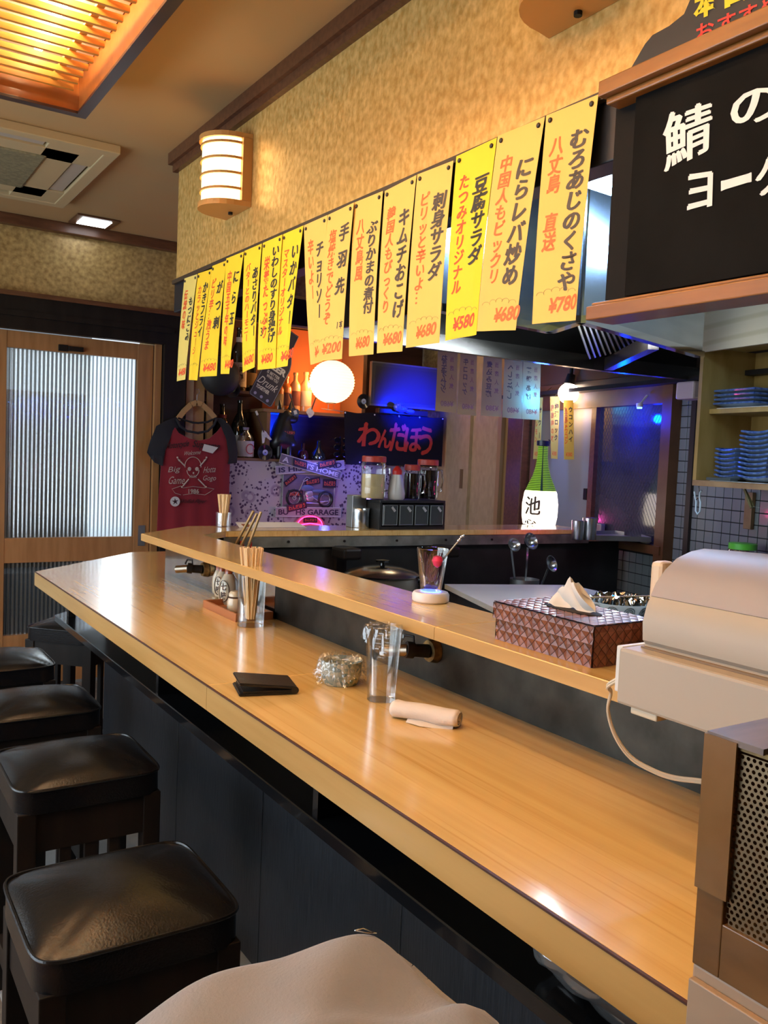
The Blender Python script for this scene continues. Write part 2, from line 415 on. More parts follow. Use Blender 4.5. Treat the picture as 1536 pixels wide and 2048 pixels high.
# right wall, turned 11 degrees to the counter
A0 = Vector((3.735, 5.0, 0)); DS = Vector((-.195, -.981, 0)).normalized(); IN = Vector((-.981, .195, 0)).normalized()
WMX = Matrix(((DS.x, IN.x, 0, A0.x), (DS.y, IN.y, 0, A0.y), (0, 0, 1, 0), (0, 0, 0, 1)))
PL = lambda off=0: ((-IN.x, -IN.y, 0), -(IN.dot(A0)+off))
def wat(px, py, off=0): return at(px, py, pl=PL(off))
def WB(bm, *a, **k):
    t = bmesh.new(); box(t, *a, **k); t.transform(WMX); me = bpy.data.meshes.new('x'); t.to_mesh(me); bm.from_mesh(me); bpy.data.meshes.remove(me); t.free(); return bm
def wp(s, o, z): return A0 + DS*s + IN*o + Vector((0, 0, z))
b = bmesh.new(); WB(b, -.3, 7.2, -.12, 0, 0, CE)
wr = struct('wall_right', b, grout_m)
b = bmesh.new(); WB(b, 0, 1.22, 0, .012, .9, CE); ob('wall_panel', b, mat('beige_board', (.36, .25, .13), .6, col2=(.42, .30, .16), scale=9), wr)
tile_a = None; far = bmesh.new()
for i in range(60):
    for j in range(34):
        s = 1.32+i*.05; z = .55+j*.05
        if s < 2.44 and z > .93: continue
        vis = (s < 2.45 and .68 < z < .94) or (2.44 <= s < 3.05 and .98 < z < 1.34) or (2.44 <= s < 2.56 and z >= 1.34 and z < 1.8)
        if vis:
            if tile_a is None:
                b = bmesh.new(); WB(b, s, s+.0465, 0, .004, z, z+.0465, bev=.0012); tile_a = ob('tile', b, tile_m, wr); s0 = wp(s, 0, z)
            else:
                o = tile_a.copy(); COL.objects.link(o); o.parent = wr; o.location = wp(s, 0, z)-s0
        elif s < 4.2: WB(far, s, s+.0465, 0, .004, z, z+.0465)
ob('tile_field', far, tile_m, wr, kind='stuff')
# sliding cupboard doors on the right wall, then the wooden post and the window
fus = mat('beige_sliding_panel', (.33, .235, .12), .55, col2=(.40, .29, .155), scale=30, stretch=(1, 1, .5))
def wob(name, specs, m, parent=None, st=False, **k):
    b = bmesh.new()
    for a in specs:
        WB(b, *a[:6], bev=(a[6] if len(a) > 6 else 0))
    return struct(name, b, m, parent) if st else ob(name, b, m, parent, **k)
t = wob('door_4', [(.02, .50, .03, .055, .9, 2.0)], fus, st=True)
wob('finger_pull', [(.385, .43, .0545, .057, 1.17, 1.30)], mat('pull_brown', (.14, .08, .03), .6), t)
t = wob('door_5', [(.48, .92, .012, .032, .9, 2.0)], fus, st=True)
wob('trim_6', [(.885, .93, .0, .06, .9, 2.2), (.93, 1.05, 0, .03, .9, 2.2)], mat('tan_post', (.30, .17, .07), .5), st=True)
wob('trim_7', [(1.06, 1.235, 0, .09, .6, 2.2, .004)], brown_trim, st=True)
win = wob('window_2', [(1.27, 2.46, 0, .05, 1.66, 1.74), (1.27, 2.46, 0, .07, .965, 1.005), (1.27, 1.32, 0, .05, .965, 1.7), (2.41, 2.475, 0, .06, .90, 1.75)], mat('window_wood', (.11, .045, .018), .42, col2=(.16, .07, .03), scale=8), st=True)
wob('sash', [(1.32, 1.86, .006, .02, 1.0, 1.66)], mat('frosted_pane', (.19, .20, .21), .5), win)
wob('sash_rail', [(1.845, 1.885, .02, .045, 1.0, 1.66)], brown_trim, win)
pm = mat('wired_glass', (.05, .045, .06), .12, coat=.6, bump=.10, bscale=90, spec=.9, col2=(.03, .028, .04), scale=5)
wob('sash', [(1.885, 2.41, .012, .02, 1.0, 1.66)], pm, win)
b = bmesh.new()
for k in range(-12, 34):            # wires inside the glass pane, a diamond mesh
    for sgn in (1, -1):
        p = []
        s0_, s1_ = 1.89, 2.405
        za = 1.0+k*.035*1 if sgn == 1 else 1.0+k*.035
        zb = za+(s1_-s0_)*1.6*sgn
        a_, b_ = (s0_, za), (s1_, zb)
        lo, hi = 1.003, 1.657
        def clip(a_, b_):
            (x0, y0), (x1, y1) = a_, b_
            if y0 == y1: return None
            out = []
            for (xa, ya), (xb, yb) in (((x0, y0), (x1, y1)), ((x1, y1), (x0, y0))):
                if ya < lo:
                    if yb <= lo: return None
                    tt = (lo-ya)/(yb-ya); xa, ya = xa+(xb-xa)*tt, lo
                elif ya > hi:
                    if yb >= hi: return None
                    tt = (hi-ya)/(yb-ya); xa, ya = xa+(xb-xa)*tt, hi
                out.append((xa, ya))
            return out
        q = clip(a_, b_)
        if q: bar(b, wp(q[0][0], .0205, q[0][1]), wp(q[1][0], .0205, q[1][1]), .0008, .0008, up=IN)
ob('glass_wire', b, mat('wire_grey', (.035, .035, .045), .5), win, kind='stuff')
ld = thing('led_puck', 'tiny blue led lamp at the upper right corner of the window', 'light', wp(2.30, .10, 1.64))
b = bmesh.new(); cyl(b, wp(2.30, .10, 1.635), wp(2.30, .10, 1.642), .012, n=14); ob('lens', b, mat('led_blue_lens', (.1, .2, 1), emit=(.05, .12, 1), estr=12), ld)
b = bmesh.new(); cyl(b, wp(2.30, .10, 1.642), wp(2.30, .10, 1.66), .015, n=14); bar(b, wp(2.30, .10, 1.655), wp(2.30, .06, 1.70), .01, .006); ob('housing', b, white_pl, ld)
light('POINT', 'led_window', wp(2.20, .13, 1.60), 7, (0, .02, 1), .02)
wob('window_latch', [(1.80, 1.83, .02, .04, 1.18, 1.24, .003)], black_wood, win)
wob('trim_8', [(1.1, 2.54, 0, .06, 1.76, 1.80, .003)], MATS['greasy_hood_inside'] if 'greasy_hood_inside' in MATS else mat('dark_rail_metal', (.10, .085, .08), .3, metal=.8), st=True)
wob('trim_9', [(1.1, 4.4, 0, .05, 1.80, 2.02)], mat('brown_grimy_panel', (.055, .035, .028), .35, metal=.3), st=True)
wob('trim_10', [(1.0, 4.4, 0, .12, 1.74, 1.76)], black_wood, st=True)
wob('trim_11', [(2.555, 2.585, 0, .02, .75, 1.78)], mat('dark_pipe_cover', (.03, .02, .018), .5), st=True)

# bulkhead above the counter, its brown ledge and the dark lintel that carries the menu strips
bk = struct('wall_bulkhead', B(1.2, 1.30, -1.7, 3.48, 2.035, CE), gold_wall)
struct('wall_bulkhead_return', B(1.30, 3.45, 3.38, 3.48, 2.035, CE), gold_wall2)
b = B(1.165, 1.2, -1.7, 3.515, CE-.045, CE); box(b, 1.18, 1.2, -1.7, 3.50, CE-.075, CE-.045); struct('trim_12', b, brown_trim)
struct('trim_13', B(1.186, 1.30, -1.7, 3.49, 2.026, 2.042), mat('lintel_lip', (.05, .033, .02), .5))
struct('trim_14', B(1.20, 1.26, -1.7, 3.50, 1.915, 2.03, .003), mat('blue_black_beam', (.012, .013, .018), .4))
struct('trim_15', B(1.26, 3.42, 3.44, 3.50, 1.92, 2.035), black_wood)

# ---------------------------------------------------------------- exhaust hood
hood = thing('exhaust_hood', 'stainless steel exhaust hood hanging above the kitchen griddle', 'hood', (2.1, 2.2, 1.75))
def band(pts, z0, z1, th=.012):
    b = bmesh.new()
    for p, q in zip(pts, pts[1:]):
        bar(b, (p[0], p[1], (z0+z1)/2), (q[0], q[1], (z0+z1)/2), th, z1-z0)
    return b
path = [(1.32, 1.82), (1.762, 1.874), (1.69, 1.681), (2.47, 1.895)]
ob('front_panel', band(path, 1.758, CE), steel, hood)
ob('rim', band(path, 1.738, 1.758, .03), chrome, hood)
ob('far_rim', band([(1.32, 2.5), (2.66, 2.5), (3.18, 2.44)], 1.745, 1.80, .03), mat('grimy_hood_steel', (.09, .085, .08), .25, metal=.9), hood)
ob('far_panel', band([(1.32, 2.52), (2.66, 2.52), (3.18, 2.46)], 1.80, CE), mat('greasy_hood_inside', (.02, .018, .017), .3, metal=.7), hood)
ob('side_rim', band([(2.62, 2.44), (2.24, 1.90)], 1.742, 1.79, .035), mat('hood_crossbar', (.16, .13, .12), .25, metal=.9), hood)
ob('side_panel', band([(1.32, 1.82), (1.32, 2.5)], 1.745, 2.5, .012), MATS['greasy_hood_inside'], hood)
ob('inner_baffle', B(1.34, 2.62, 1.93, 2.48, 2.10, 2.12), MATS['greasy_hood_inside'], hood)
for k in range(12):
    t0 = k/12; p = at(1150+140*t0, 632+46*t0, y=2.06); q = at(1178+122*t0, 712-30*t0, y=2.34)
    b = bmesh.new(); bar(b, p, q, .026, .006, up=(0, -1, .5)); ob('filter_slat', b, mat('filter_slat_metal', (.40, .38, .28), .45, metal=.5), hood)
KZ = at(1210, 374, y=1.56).z; tubes = bmesh.new(); cyl(tubes, (1.50, 1.55, KZ), (2.35, 1.60, KZ), .016, n=12)
hl = thing('kitchen_tube_lamp', 'cool white tube lamp above the front of the exhaust hood', 'lamp', (1.9, 1.6, KZ))
ob('tube', tubes, mat('cool_tube', (1, 1, 1), emit=(.32, .58, 1), estr=85), hl)
ob('lamp_body', B(1.45, 2.4, 1.55, 1.61, KZ+.025, KZ+.07, .004), white_pl, hl)
ob('lamp_stem', B(1.9, 1.93, 1.56, 1.59, KZ+.07, CE), white_pl, hl)

hd = thing('hood_lamp', 'cool white strip lamp just inside the front rim of the exhaust hood', 'lamp', (2.05, 1.92, 1.81))
b = bmesh.new(); cyl(b, (1.82, 1.845, 1.812), (2.40, 2.005, 1.812), .011, n=12); ob('tube', b, mat('hood_tube', (1, 1, 1), emit=(.80, .92, 1), estr=130), hd)
b = bmesh.new(); bar(b, (1.80, 1.835, 1.838), (2.42, 2.007, 1.838), .035, .025); ob('lamp_body', b, steel_dull, hd)

# ---------------------------------------------------------------- ceiling light box
lb = thing('ceiling_light_box', 'wood framed ceiling light box with slats over the stools', 'ceiling light', (.18, 2.1, 2.43))
LX0, LX1, LY0, LY1 = -.55, .715, -.15, 3.01
b = bmesh.new()
lw = mat('light_box_wood', (.36, .105, .018), .3, coat=.3, col2=(.42, .14, .03), scale=5, stretch=(1, 8, 8))
ob('frame_side', B(LX1-.026, LX1, LY0, LY1, 2.436, CE), lw, lb)
ob('frame_side', B(LX0, LX0+.026, LY0, LY1, 2.436, CE), lw, lb)
ob('frame_side', B(LX0+.026, LX1-.026, LY1-.026, LY1, 2.436, CE), lw, lb)
ob('frame_side', B(LX0+.026, LX1-.026, LY0, LY0+.026, 2.436, CE), lw, lb)
b = B(LX1-.030, LX1+.003, LY0, LY1+.003, 2.428, 2.436); box(b, LX0, LX1-.03, LY1-.03, LY1+.003, 2.428, 2.436)
box(b, LX0, LX1-.03, LY0, LY0+.03, 2.428, 2.436); box(b, LX0, LX0+.03, LY0+.03, LY1-.03, 2.428, 2.436)
ob('dark_edge', b, mat('dark_frame_edge', (.045, .022, .018), .3), lb, label='dark lower edge')
sl = mat('slat_wood', (.62, .27, .045), .45)
for k in range(50):
    y = LY1-.075-k*.0605
    ob('slat', B(LX0+.03, LX1-.055, y-.006, y+.006, 2.480, 2.496), sl, lb)
for x in (.10, .60, -.40): ob('slat_bearer', B(x-.01, x+.01, LY0+.03, LY1-.03, 2.497, 2.507), sl, lb)
for x in (.53, -.02, -.36):
    b = bmesh.new(); cyl(b, (x, LY0+.15, 2.53), (x, LY1-.2, 2.53), .013, n=12)
    ob('tube', b, mat('warm_tube', (1, 1, 1), emit=(1, .72, .41), estr=56), lb)
ob('reflector', B(LX0+.03, LX1-.03, LY0+.03, LY1-.03, CE-.006, CE-.001), mat('reflector_white', (.8, .7, .55), .5), lb)

# ceiling cassette air conditioner
ac = thing('air_conditioner', 'dusty cream four-way cassette air conditioner in the ceiling', 'air conditioner', (.5, 4.04, 2.52))
acm = mat('cream_ac_plastic', (.50, .37, .20), .45); dk = mat('ac_slot_dark', (.02, .015, .012), .6)
X0, X1, Y0, Y1 = -.02, .985, 3.55, 4.54
b = bmesh.new()
def slots(b):
    # frame pieces leaving four outlet slots open
    box(b, X0, X1, Y0, Y0+.055, 2.515, CE, .004); box(b, X0, X1, Y1-.055, Y1, 2.515, CE, .004)
    box(b, X0, X0+.055, Y0+.05, Y1-.05, 2.515, CE); box(b, X1-.055, X1, Y0+.05, Y1-.05, 2.515, CE, .004)
    for x, y in ((X0+.05, Y0+.05), (X1-.26, Y0+.05), (X0+.05, Y1-.26), (X1-.26, Y1-.26)): box(b, x, x+.21, y, y+.21, 2.519, CE, .003)
    box(b, X0+.13, X1-.13, Y0+.13, Y0+.24, 2.519, CE); box(b, X0+.13, X1-.13, Y1-.24, Y1-.13, 2.519, CE)
    box(b, X0+.13, X0+.24, Y0+.13, Y1-.13, 2.519, CE); box(b, X1-.24, X1-.13, Y0+.13, Y1-.13, 2.519, CE)
slots(b); ob('panel', b, acm, ac)
ob('air_slot', B(X0+.04, X1-.04, Y0+.04, Y1-.04, 2.54, CE-.001), dk, ac)
ob('intake_grille', B(X0+.23, X1-.23, Y0+.23, Y1-.23, 2.512, 2.54, .012), mat('dusty_filter', (.17, .14, .075), .8, col2=(.25, .21, .11), scale=60, bump=.4), ac)
for (x0, x1, y0, y1) in ((X1-.125, X1-.065, Y0+.27, Y1-.27), (X0+.065, X0+.125, Y0+.27, Y1-.27)):
    ob('vane', B(x0, x1, y0, y1, 2.524, 2.532, .002), mat('vane_plastic', (.42, .36, .30), .35), ac)
ob('vane', B(X0+.27, X1-.27, Y0+.085, Y0+.125, 2.526, 2.533), MATS['vane_plastic'], ac)

hc = thing('added_far_lamp', 'unseen round warm lamp added to light the far side of the room', 'ceiling light', (3.0, 4.25, 2.5))  # unseen lamp, added to warm the sliding doors and far wallpaper
b = bmesh.new(); cyl(b, (3.0, 4.25, 2.51), (3.0, 4.25, 2.53), .13, n=28); ob('diffuser', b, mat('added_far_glow', (1, 1, 1), emit=(1, .70, .40), estr=14), hc)
b = bmesh.new(); cyl(b, (3.0, 4.25, 2.53), (3.0, 4.25, CE), .145, n=28); ob('base', b, brown_trim, hc)
# recessed led downlight
dl = thing('led_downlight', 'square recessed white led downlight near the entrance', 'ceiling light', (1.2, 4.8, 2.54))
ob('bezel', B(1.09, 1.31, 4.70, 4.91, 2.540, CE-.001, .003), brown_trim, dl)
ob('diffuser', B(1.125, 1.275, 4.735, 4.875, 2.536, 2.541), mat('led_white', (1, 1, 1), emit=(.9, .95, 1), estr=9), dl)

# wall lamps on the bulkhead
def sconce(y0, label, dz=0):
    s = thing('wall_lamp', label, 'wall lamp', (1.2, y0-.11, 2.18+dz), 0, 'half round wooden wall lamps')
    wd = mat('lamp_wood', (.58, .27, .07), .4)
    def D(r, yc=y0-.11, n=14):
        pts = [(1.199, yc+.108), ]
        for k in range(n+1):
            a = PI/2+PI*k/n; pts.append((1.165+r*1.05*math.cos(a)*1.0, yc+.108*math.sin(a)*(r/.11)))
        pts.append((1.199, yc-.108)); return pts
    ob('bottom_plate', prism(bmesh.new(), D(.103), 2.178+dz, 2.196+dz), wd, s)
    ob('top_plate', prism(bmesh.new(), D(.103), 2.400+dz, 2.416+dz), wd, s)
    ob('shade', prism(bmesh.new(), D(.092)[1:-1], 2.196+dz, 2.400+dz), mat('lamp_paper', (1, .9, .7), emit=(1, .62, .24), estr=7), s, smooth=True)
    for z in (2.235+dz, 2.285+dz, 2.335+dz, 2.385+dz):
        pts = [Vector((x, y, z)) for x, y in D(.095)[1:-1]]
        tb = bmesh.new()
        for p, q in zip(pts, pts[1:]): bar(tb, p, q, .006, .008)
        ob('band', tb, wd, s)
    for yy in (y0-.012, y0-.208): ob('upright', B(1.165, 1.199, yy-.010, yy+.010, 2.196+dz, 2.400+dz), wd, s)
    b = bmesh.new(); cyl(b, (1.17, y0-.11, 2.170+dz), (1.17, y0-.11, 2.178+dz), .008, n=10); ob('switch_knob', b, black_wood, s)
sconce(2.965, 'lit half round wooden wall lamp at the far end of the gold bulkhead')
sconce(1.325, 'wall lamp above the yellow menu strips, cut by the top edge of the photo', .02)

# ---------------------------------------------------------------- counters
ct = thing('bar_counter', 'long L-shaped honey wood bar counter with black ply front', 'counter', (.95, 1.9, 0))
def poly(name, pts, z0, z1, m, parent, bev=.0015, **k):
    b = prism(bmesh.new(), pts, z0, z1)
    if bev: bmesh.ops.bevel(b, geom=list(b.edges), offset=bev, segments=1, affect='EDGES')
    return ob(name, b, m, parent, **k)
SEAM = 1.575
poly('worktop', [(.629, .44), (1.055, .44), (1.055, SEAM-.0006), (.629, SEAM-.0006)], .852, .9, pine, ct)
poly('worktop', [(.629, SEAM+.0006), (1.055, SEAM+.0006), (1.055, 3.10), (3.25, 3.02), (3.25, 3.735), (1.125, 3.735), (.629, 3.238)], .852, .9, pine, ct)
b = B(.6262, .6285, .44, SEAM-.0006, .851, .8985); ob('edge_band', b, pine_e, ct)
b = B(.6262, .6285, SEAM+.0006, 3.237, .851, .8985); ob('edge_band', b, pine_e, ct)
bb = bmesh.new(); bar(bb, (.6275, 3.2375, .8748), (1.1243, 3.7355, .8748), .002, .0475); ob('edge_band', bb, pine_e, ct)
ob('edge_line', B(.6252, .6292, .44, 3.237, .8978, .9003), mat('edge_line_brown', (.06, .02, .012), .5), ct, label='thin dark joint line along the counter edge')
ob('front_panel', B(.95, .97, .46, 3.50, .0, .852), black_ply, ct)
for y in (2.62, 1.98, 1.34, .70): ob('panel_joint', B(.9492, .9502, y-.0012, y+.0012, .0, .71), black_gloss, ct)
ob('end_panel', B(.97, 3.1, 3.40, 3.42, 0, .852), black_ply, ct)
poly('under_shelf', [(.70, .46), (.95, .46), (.95, 3.50), (.70, 3.25)], .713, .737, black_gloss, ct, .002)
for y in (2.107, 1.264, .52): ob('shelf_divider', B(.705, .95, y-.009, y+.009, .737, .852), black_gloss, ct)
ob('corner_post', B(.735, .76, 3.19, 3.22, .737, .852), black_wood, ct)
ob('splash_panel', B(1.047, 1.067, .25, 2.149, .9, 1.037), fascia_m, ct)  # same panel, darkened in its colour where it mirrors the dim room
ob('splash_panel', B(1.047, 1.067, 2.151, 3.075, .9, 1.037), fascia_refl, ct, label='far end of the splash panel with the door reflection in its colour')
bb = bmesh.new(); bar(bb, (1.057, 3.075, .9685), (1.13, 3.125, .9685), .02, .137); bar(bb, (1.13, 3.125, .9685), (3.15, 3.08, .9685), .02, .137)
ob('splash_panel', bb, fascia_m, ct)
rim = [(.920, .25), (1.11, .25), (1.109, 2.875), (1.251, 3.006), (3.02, 2.885), (3.02, 3.14), (1.185, 3.221), (.920, 2.955)]
RS = 1.232
poly('raised_top', [(.920, .25), (1.11, .25), (1.11, RS-.0006), (.920, RS-.0006)], 1.038, 1.06, pine, ct)
poly('raised_top', [(.920, RS+.0006), (1.11, RS+.0006)] + rim[2:], 1.038, 1.06, pine, ct)
ob('raised_edge_band', B(.9176, .9195, .25, RS-.0006, 1.036, 1.0588), pine_e, ct)
ob('raised_edge_band', B(.9176, .9195, RS+.0006, 2.954, 1.036, 1.0588), pine_e, ct)
bb = bmesh.new(); bar(bb, (.9187, 2.9545, 1.0474), (1.1845, 3.2215, 1.0474), .0018, .0228); ob('raised_edge_band', bb, pine_e, ct)
bb = bmesh.new(); bar(bb, (1.243, 3.006, 1.016), (3.02, 2.879, 1.016), .012, .040)
ob('zinc_strip', bb, dirty_steel, ct, label='rust spotted zinc strip along the back counter')
rs = None
for k in range(7):
    p = Vector((1.5+k*.24, 2.985-k*.0172, 1.018)); q = bmesh.new(); cyl(q, p+Vector((0, -.002, 0)), p+Vector((0, -.008, 0)), .005, n=8); ob('screw', q, black_wood, ct)
bb = bmesh.new(); bar(bb, (1.243, 3.02, .5), (3.25, 2.90, .5), .02, 1.0); ob('kitchen_back_panel', bb, mat('soot_black_panel', (.022, .022, .022), .4, metal=.4, col2=(.035, .035, .035), scale=7), ct)
for x in (1.72, 2.18):
    y = 3.006-(x-1.251)*.068
    bb = B(x-.022, x+.022, y-.03, y-.01, .55, 1.0); box(bb, x-.04, x+.04, y-.12, y-.01, .955, 1.0, .01); ob('counter_bracket', bb, black_wood, ct)
ob('kitchen_side_panel', B(1.09, 1.105, .25, 2.87, .1, 1.036), MATS['soot_black_panel'], ct)

# gas taps on the splash panel
def valve(y, label):
    t = thing('gas_tap', label, 'gas tap', (1.047, y, .97))
    b = bmesh.new(); cyl(b, (1.046, y, .97), (1.030, y, .97), .026, .022, 20); ob('flange', b, brass, t, smooth=True)
    b = bmesh.new(); cyl(b, (1.03, y, .97), (1.00, y+.010, .972), .014, .013, 14); cyl(b, (1.00, y+.010, .972), (.985, y+.015, .974), .017, .017, 14); ob('body', b, black_wood, t, smooth=True)
    b = bmesh.new(); cyl(b, (.99, y+.012, .973), (.965, y+.055, .965), .0125, .0125, 14); ob('nozzle', b, mat('old_nickel', (.25, .2, .15), .3, metal=1), t, smooth=True)
    b = bmesh.new(); tube(b, [(1.0, y+.01, .985), (1.0, y+.012, 1.0), (.99, y+.03, 1.0), (.985, y+.035, .985)], .003, 6); ob('lever', b, black_wood, t, smooth=True)
valve(1.40, 'brass gas tap on the dark panel behind the tall glass')
valve(2.66, 'black gas tap on the bright end of the splash panel')

# ---------------------------------------------------------------- stools
def make_stool(loc, rz, label):
    t = thing('bar_stool', label, 'stool', loc, rz, 'black square bar stools')
    W, D = .163, .155
    def top(u, v):
        a, c = 2*u-1, 2*v-1
        # rounded square outline
        r = .14; x = a; y = c
        k = (abs(a)**8+abs(c)**8)**(1/8)
        m = max(abs(a), abs(c), 1e-6); s = m/k if k > 0 else 1
        h = .034*((1-abs(a)**2.1)*(1-abs(c)**2.1))**.62 if abs(a) < 1 and abs(c) < 1 else 0
        return Vector((x*s*W, y*s*D, .597+h))
    b = grid(bmesh.new(), top, 28, 28)
    edge = [top(i/28, 0) for i in range(28)]+[top(1, i/28) for i in range(28)]+[top(1-i/28, 1) for i in range(28)]+[top(0, 1-i/28) for i in range(28)]
    lo = [b.verts.new(Vector((p.x*1.004, p.y*1.004, .545))) for p in edge]; hi = [b.verts.new(p) for p in edge]
    n = len(lo)
    for i in range(n): b.faces.new((lo[i], lo[(i+1) % n], hi[(i+1) % n], hi[i]))
    b.faces.new(lo[::-1]); bmesh.ops.remove_doubles(b, verts=b.verts, dist=.0002)
    ob('cushion', b, leather, t, smooth=True, local=True)
    b = bmesh.new(); tube(b, [Vector((p.x*1.008, p.y*1.008, .598)) for p in edge], .0032, 6, closed=True)
    ob('piping', b, leather, t, smooth=True, local=True)
    lg = black_wood
    for sx in (-1, 1):
        for sy in (-1, 1):
            x, y = sx*(W-.024), sy*(D-.024)
            ob('leg', B(x-.02, x+.02, y-.02, y+.02, 0, .548, .002), lg, t, local=True)
    for sy in (-1, 1):
        y = sy*(D-.020)
        ob('apron', B(-W+.044, W-.044, y-.011, y+.011, .455, .546), lg, t, local=True)
        ob('stretcher', B(-W+.044, W-.044, y-.011, y+.011, .10, .15), lg, t, local=True)
        for x in (-.055, .0, .055): ob('spindle', B(x-.012, x+.012, y-.008, y+.008, .15, .455), lg, t, local=True)
    for sx in (-1, 1):
        x = sx*(W-.020)
        ob('apron', B(x-.011, x+.011, -D+.044, D-.044, .455, .546), lg, t, local=True)
        ob('stretcher', B(x-.011, x+.011, -D+.044, D-.044, .10, .15), lg, t, local=True)
    return t
st0 = make_stool((.421, 1.425, 0), 0, 'black leatherette bar stool nearest the camera with a brown sheen')
dup(st0, (.509, 2.10, 0), 0, 'black bar stool second from the camera, its slatted legs visible below')
dup(st0, (.512, 2.635, 0), 0, 'black bar stool third from the camera along the counter')
dup(st0, (.505, 3.20, 0), 0, 'black bar stool fourth from the camera, cut by the left edge')
dup(st0, (.91, 3.75, 0), PI/4, 'black bar stool turned to the counter corner by the door')
dup(st0, (.36, .58, 0), 0, 'black bar stool under the grey cloth bag')

# cloth bag / folded jacket on the nearest stool
bag = thing('cloth_bag', 'pinkish grey finely checked cloth bag on the nearest stool', 'bag', (.35, .62, .63))
cloth = mat('grey_check_cloth', (.185, .182, .195), .85, col2=(.225, .222, .235), scale=4, sheen=.2, bump=.4, bscale=300)
def bagf(u, v):
    a, c = 2*u-1, 2*v-1; th = .05
    k = (abs(a)**6+abs(c)**6)**(1/6); m = max(abs(a), abs(c), 1e-6); s = m/max(k, 1e-6)
    r = m; x = .30+a*s*.25; y = .57+c*s*.205
    drop = max(0, (r-.80)/.2)
    z = .846 + .020*u - .02*(1-v) - .10*drop**2 - (.0 if drop < 1 else .0)
    z += .010*math.sin(9*u+3*v) + .006*math.sin(17*u-14*v) - .010*math.exp(-((u-.86-.1*v)/.03)**2)*math.exp(-2*drop) + .008*math.sin(5*u-11*v+1) + .014*math.exp(-((v-.75+.25*u)/.06)**2)*(1-drop)
    return Vector((x, y, max(z, .632)))
b = grid(bmesh.new(), bagf, 60, 50)
bd = [bagf(i/60, 0) for i in range(60)]+[bagf(1, i/50) for i in range(50)]+[bagf(1-i/60, 1) for i in range(60)]+[bagf(0, 1-i/50) for i in range(50)]
n = len(bd); hi = [b.verts.new(p) for p in bd]; lo = [b.verts.new(Vector((p.x*.97+.01+.004*math.sin(i*.9), p.y*.97+.018, .633))) for i, p in enumerate(bd)]
for i in range(n): b.faces.new((lo[i], lo[(i+1) % n], hi[(i+1) % n], hi[i]))
b.faces.new(lo[::-1]); bmesh.ops.remove_doubles(b, verts=b.verts, dist=.0003)
ob('body', b, cloth, bag, smooth=2)
b = bmesh.new(); pts = [bagf(.965, 1-.9*i/16)+Vector((.004, 0, .004)) for i in range(17)]
for p, q in zip(pts, pts[1:]): bar(b, p, q, .012, .004)
ob('hem', b, cloth, bag, smooth=True)
b = bmesh.new(); p0 = bagf(.83, .90)+Vector((0, 0, .005)); p1 = bagf(.90, .93)+Vector((0, 0, .005))
tube(b, [p0, p0.lerp(p1, .5)+Vector((0, .003, .002)), p1, p1+Vector((.001, -.004, .001)), p0.lerp(p1, .5)+Vector((0, -.005, .001)), p0], .0007, 6)
ob('safety_pin', b, chrome, bag, smooth=True)

# plastic-wrapped roll on the under-shelf
pr = thing('plastic_wrapped_roll', 'roll wrapped in crinkled clear plastic on the shelf under the counter', 'package', (.80, .60, .737))
b = bmesh.new(); cyl(b, (.762, .45, .787), (.762, .72, .787), .046, n=24); ob('roll', b, mat('roll_brown', (.13, .09, .07), .5), pr, smooth=True)
def wrapf(u, v):
    a = 2*PI*u; r = .054+.004*math.sin(7*a+9*v)+.003*math.sin(13*a-23*v)
    e = max(0, (v-.85)/.15); r *= (1-.7*e*e)
    return Vector((.762+r*math.cos(a)*.92, .44+.325*v, .794+r*math.sin(a)))
ob('wrapping', grid(bmesh.new(), wrapf, 48, 30), film2, pr, smooth=2)

# ---------------------------------------------------------------- perforated box on its stand at the near end
kb = thing('storage_cabinet', 'pale worn wooden cabinet under the perforated box, bottom right', 'cabinet', (.8, .2, 0))
pw = mat('worn_pale_wood', (.26, .17, .11), .5, col2=(.34, .24, .16), scale=3, detail=6)
ob('body', B(.601, .80, -.15, .430, 0, .955, .002), pw, kb)
ob('door', B(.594, .601, .325, .428, .02, .945, .001), pw, kb); ob('door', B(.594, .601, -.1, .323, .02, .945, .001), pw, kb)
px_ = thing('perforated_box', 'brown tape-edged box with perforated metal sides on the cabinet', 'box', (.8, .2, .955))
tape = mat('brown_tape', (.09, .042, .015), .22, col2=(.16, .08, .03), scale=5, detail=8, coat=.4, stretch=(1, 1, 3))
b = B(.600, .80, .405, .430, .955, 1.145, .001); ob('end_board', b, tape, px_)
b = B(.600, .80, -.15, .405, .955, 1.0, .001); ob('base_board', b, tape, px_)
ob('top_board', B(.600, .80, .38, .430, 1.145, 1.150), mat('grey_brown_top', (.10, .075, .07), .4, col2=(.17, .13, .11), scale=6, stretch=(1, 7, 1)), px_)
ob('tape_band', B(.5985, .6005, .402, .4315, 1.02, 1.148), mat('brown_tape_light', (.14, .07, .025), .2, coat=.5, col2=(.22, .12, .045), scale=8), px_)
def perf(y0, y1, z0, z1, x, pitch=.0052, r=.0017):
    b = bmesh.new(); ny = int((y1-y0)/pitch); nz = int((z1-z0)/(pitch*.866)); h = pitch*.866/2
    for j in range(nz):
        for i in range(ny):
            cy_ = y0+pitch*(i+.5+(.5 if j % 2 else 0)); cz = z0+pitch*.866*(j+.5)
            o = [b.verts.new((x, cy_+dy*pitch/2, cz+dz*h)) for dy, dz in ((-1, -1), (1, -1), (1, 1), (-1, 1))]
            q = [b.verts.new((x, cy_+r*math.cos(a), cz+r*math.sin(a))) for a in [math.radians(-135+45*k) for k in range(8)]]
            for k in range(4):
                b.faces.new((o[k], o[(k+1) % 4], q[(2*k+2) % 8], q[2*k+1], q[2*k]))
    return b
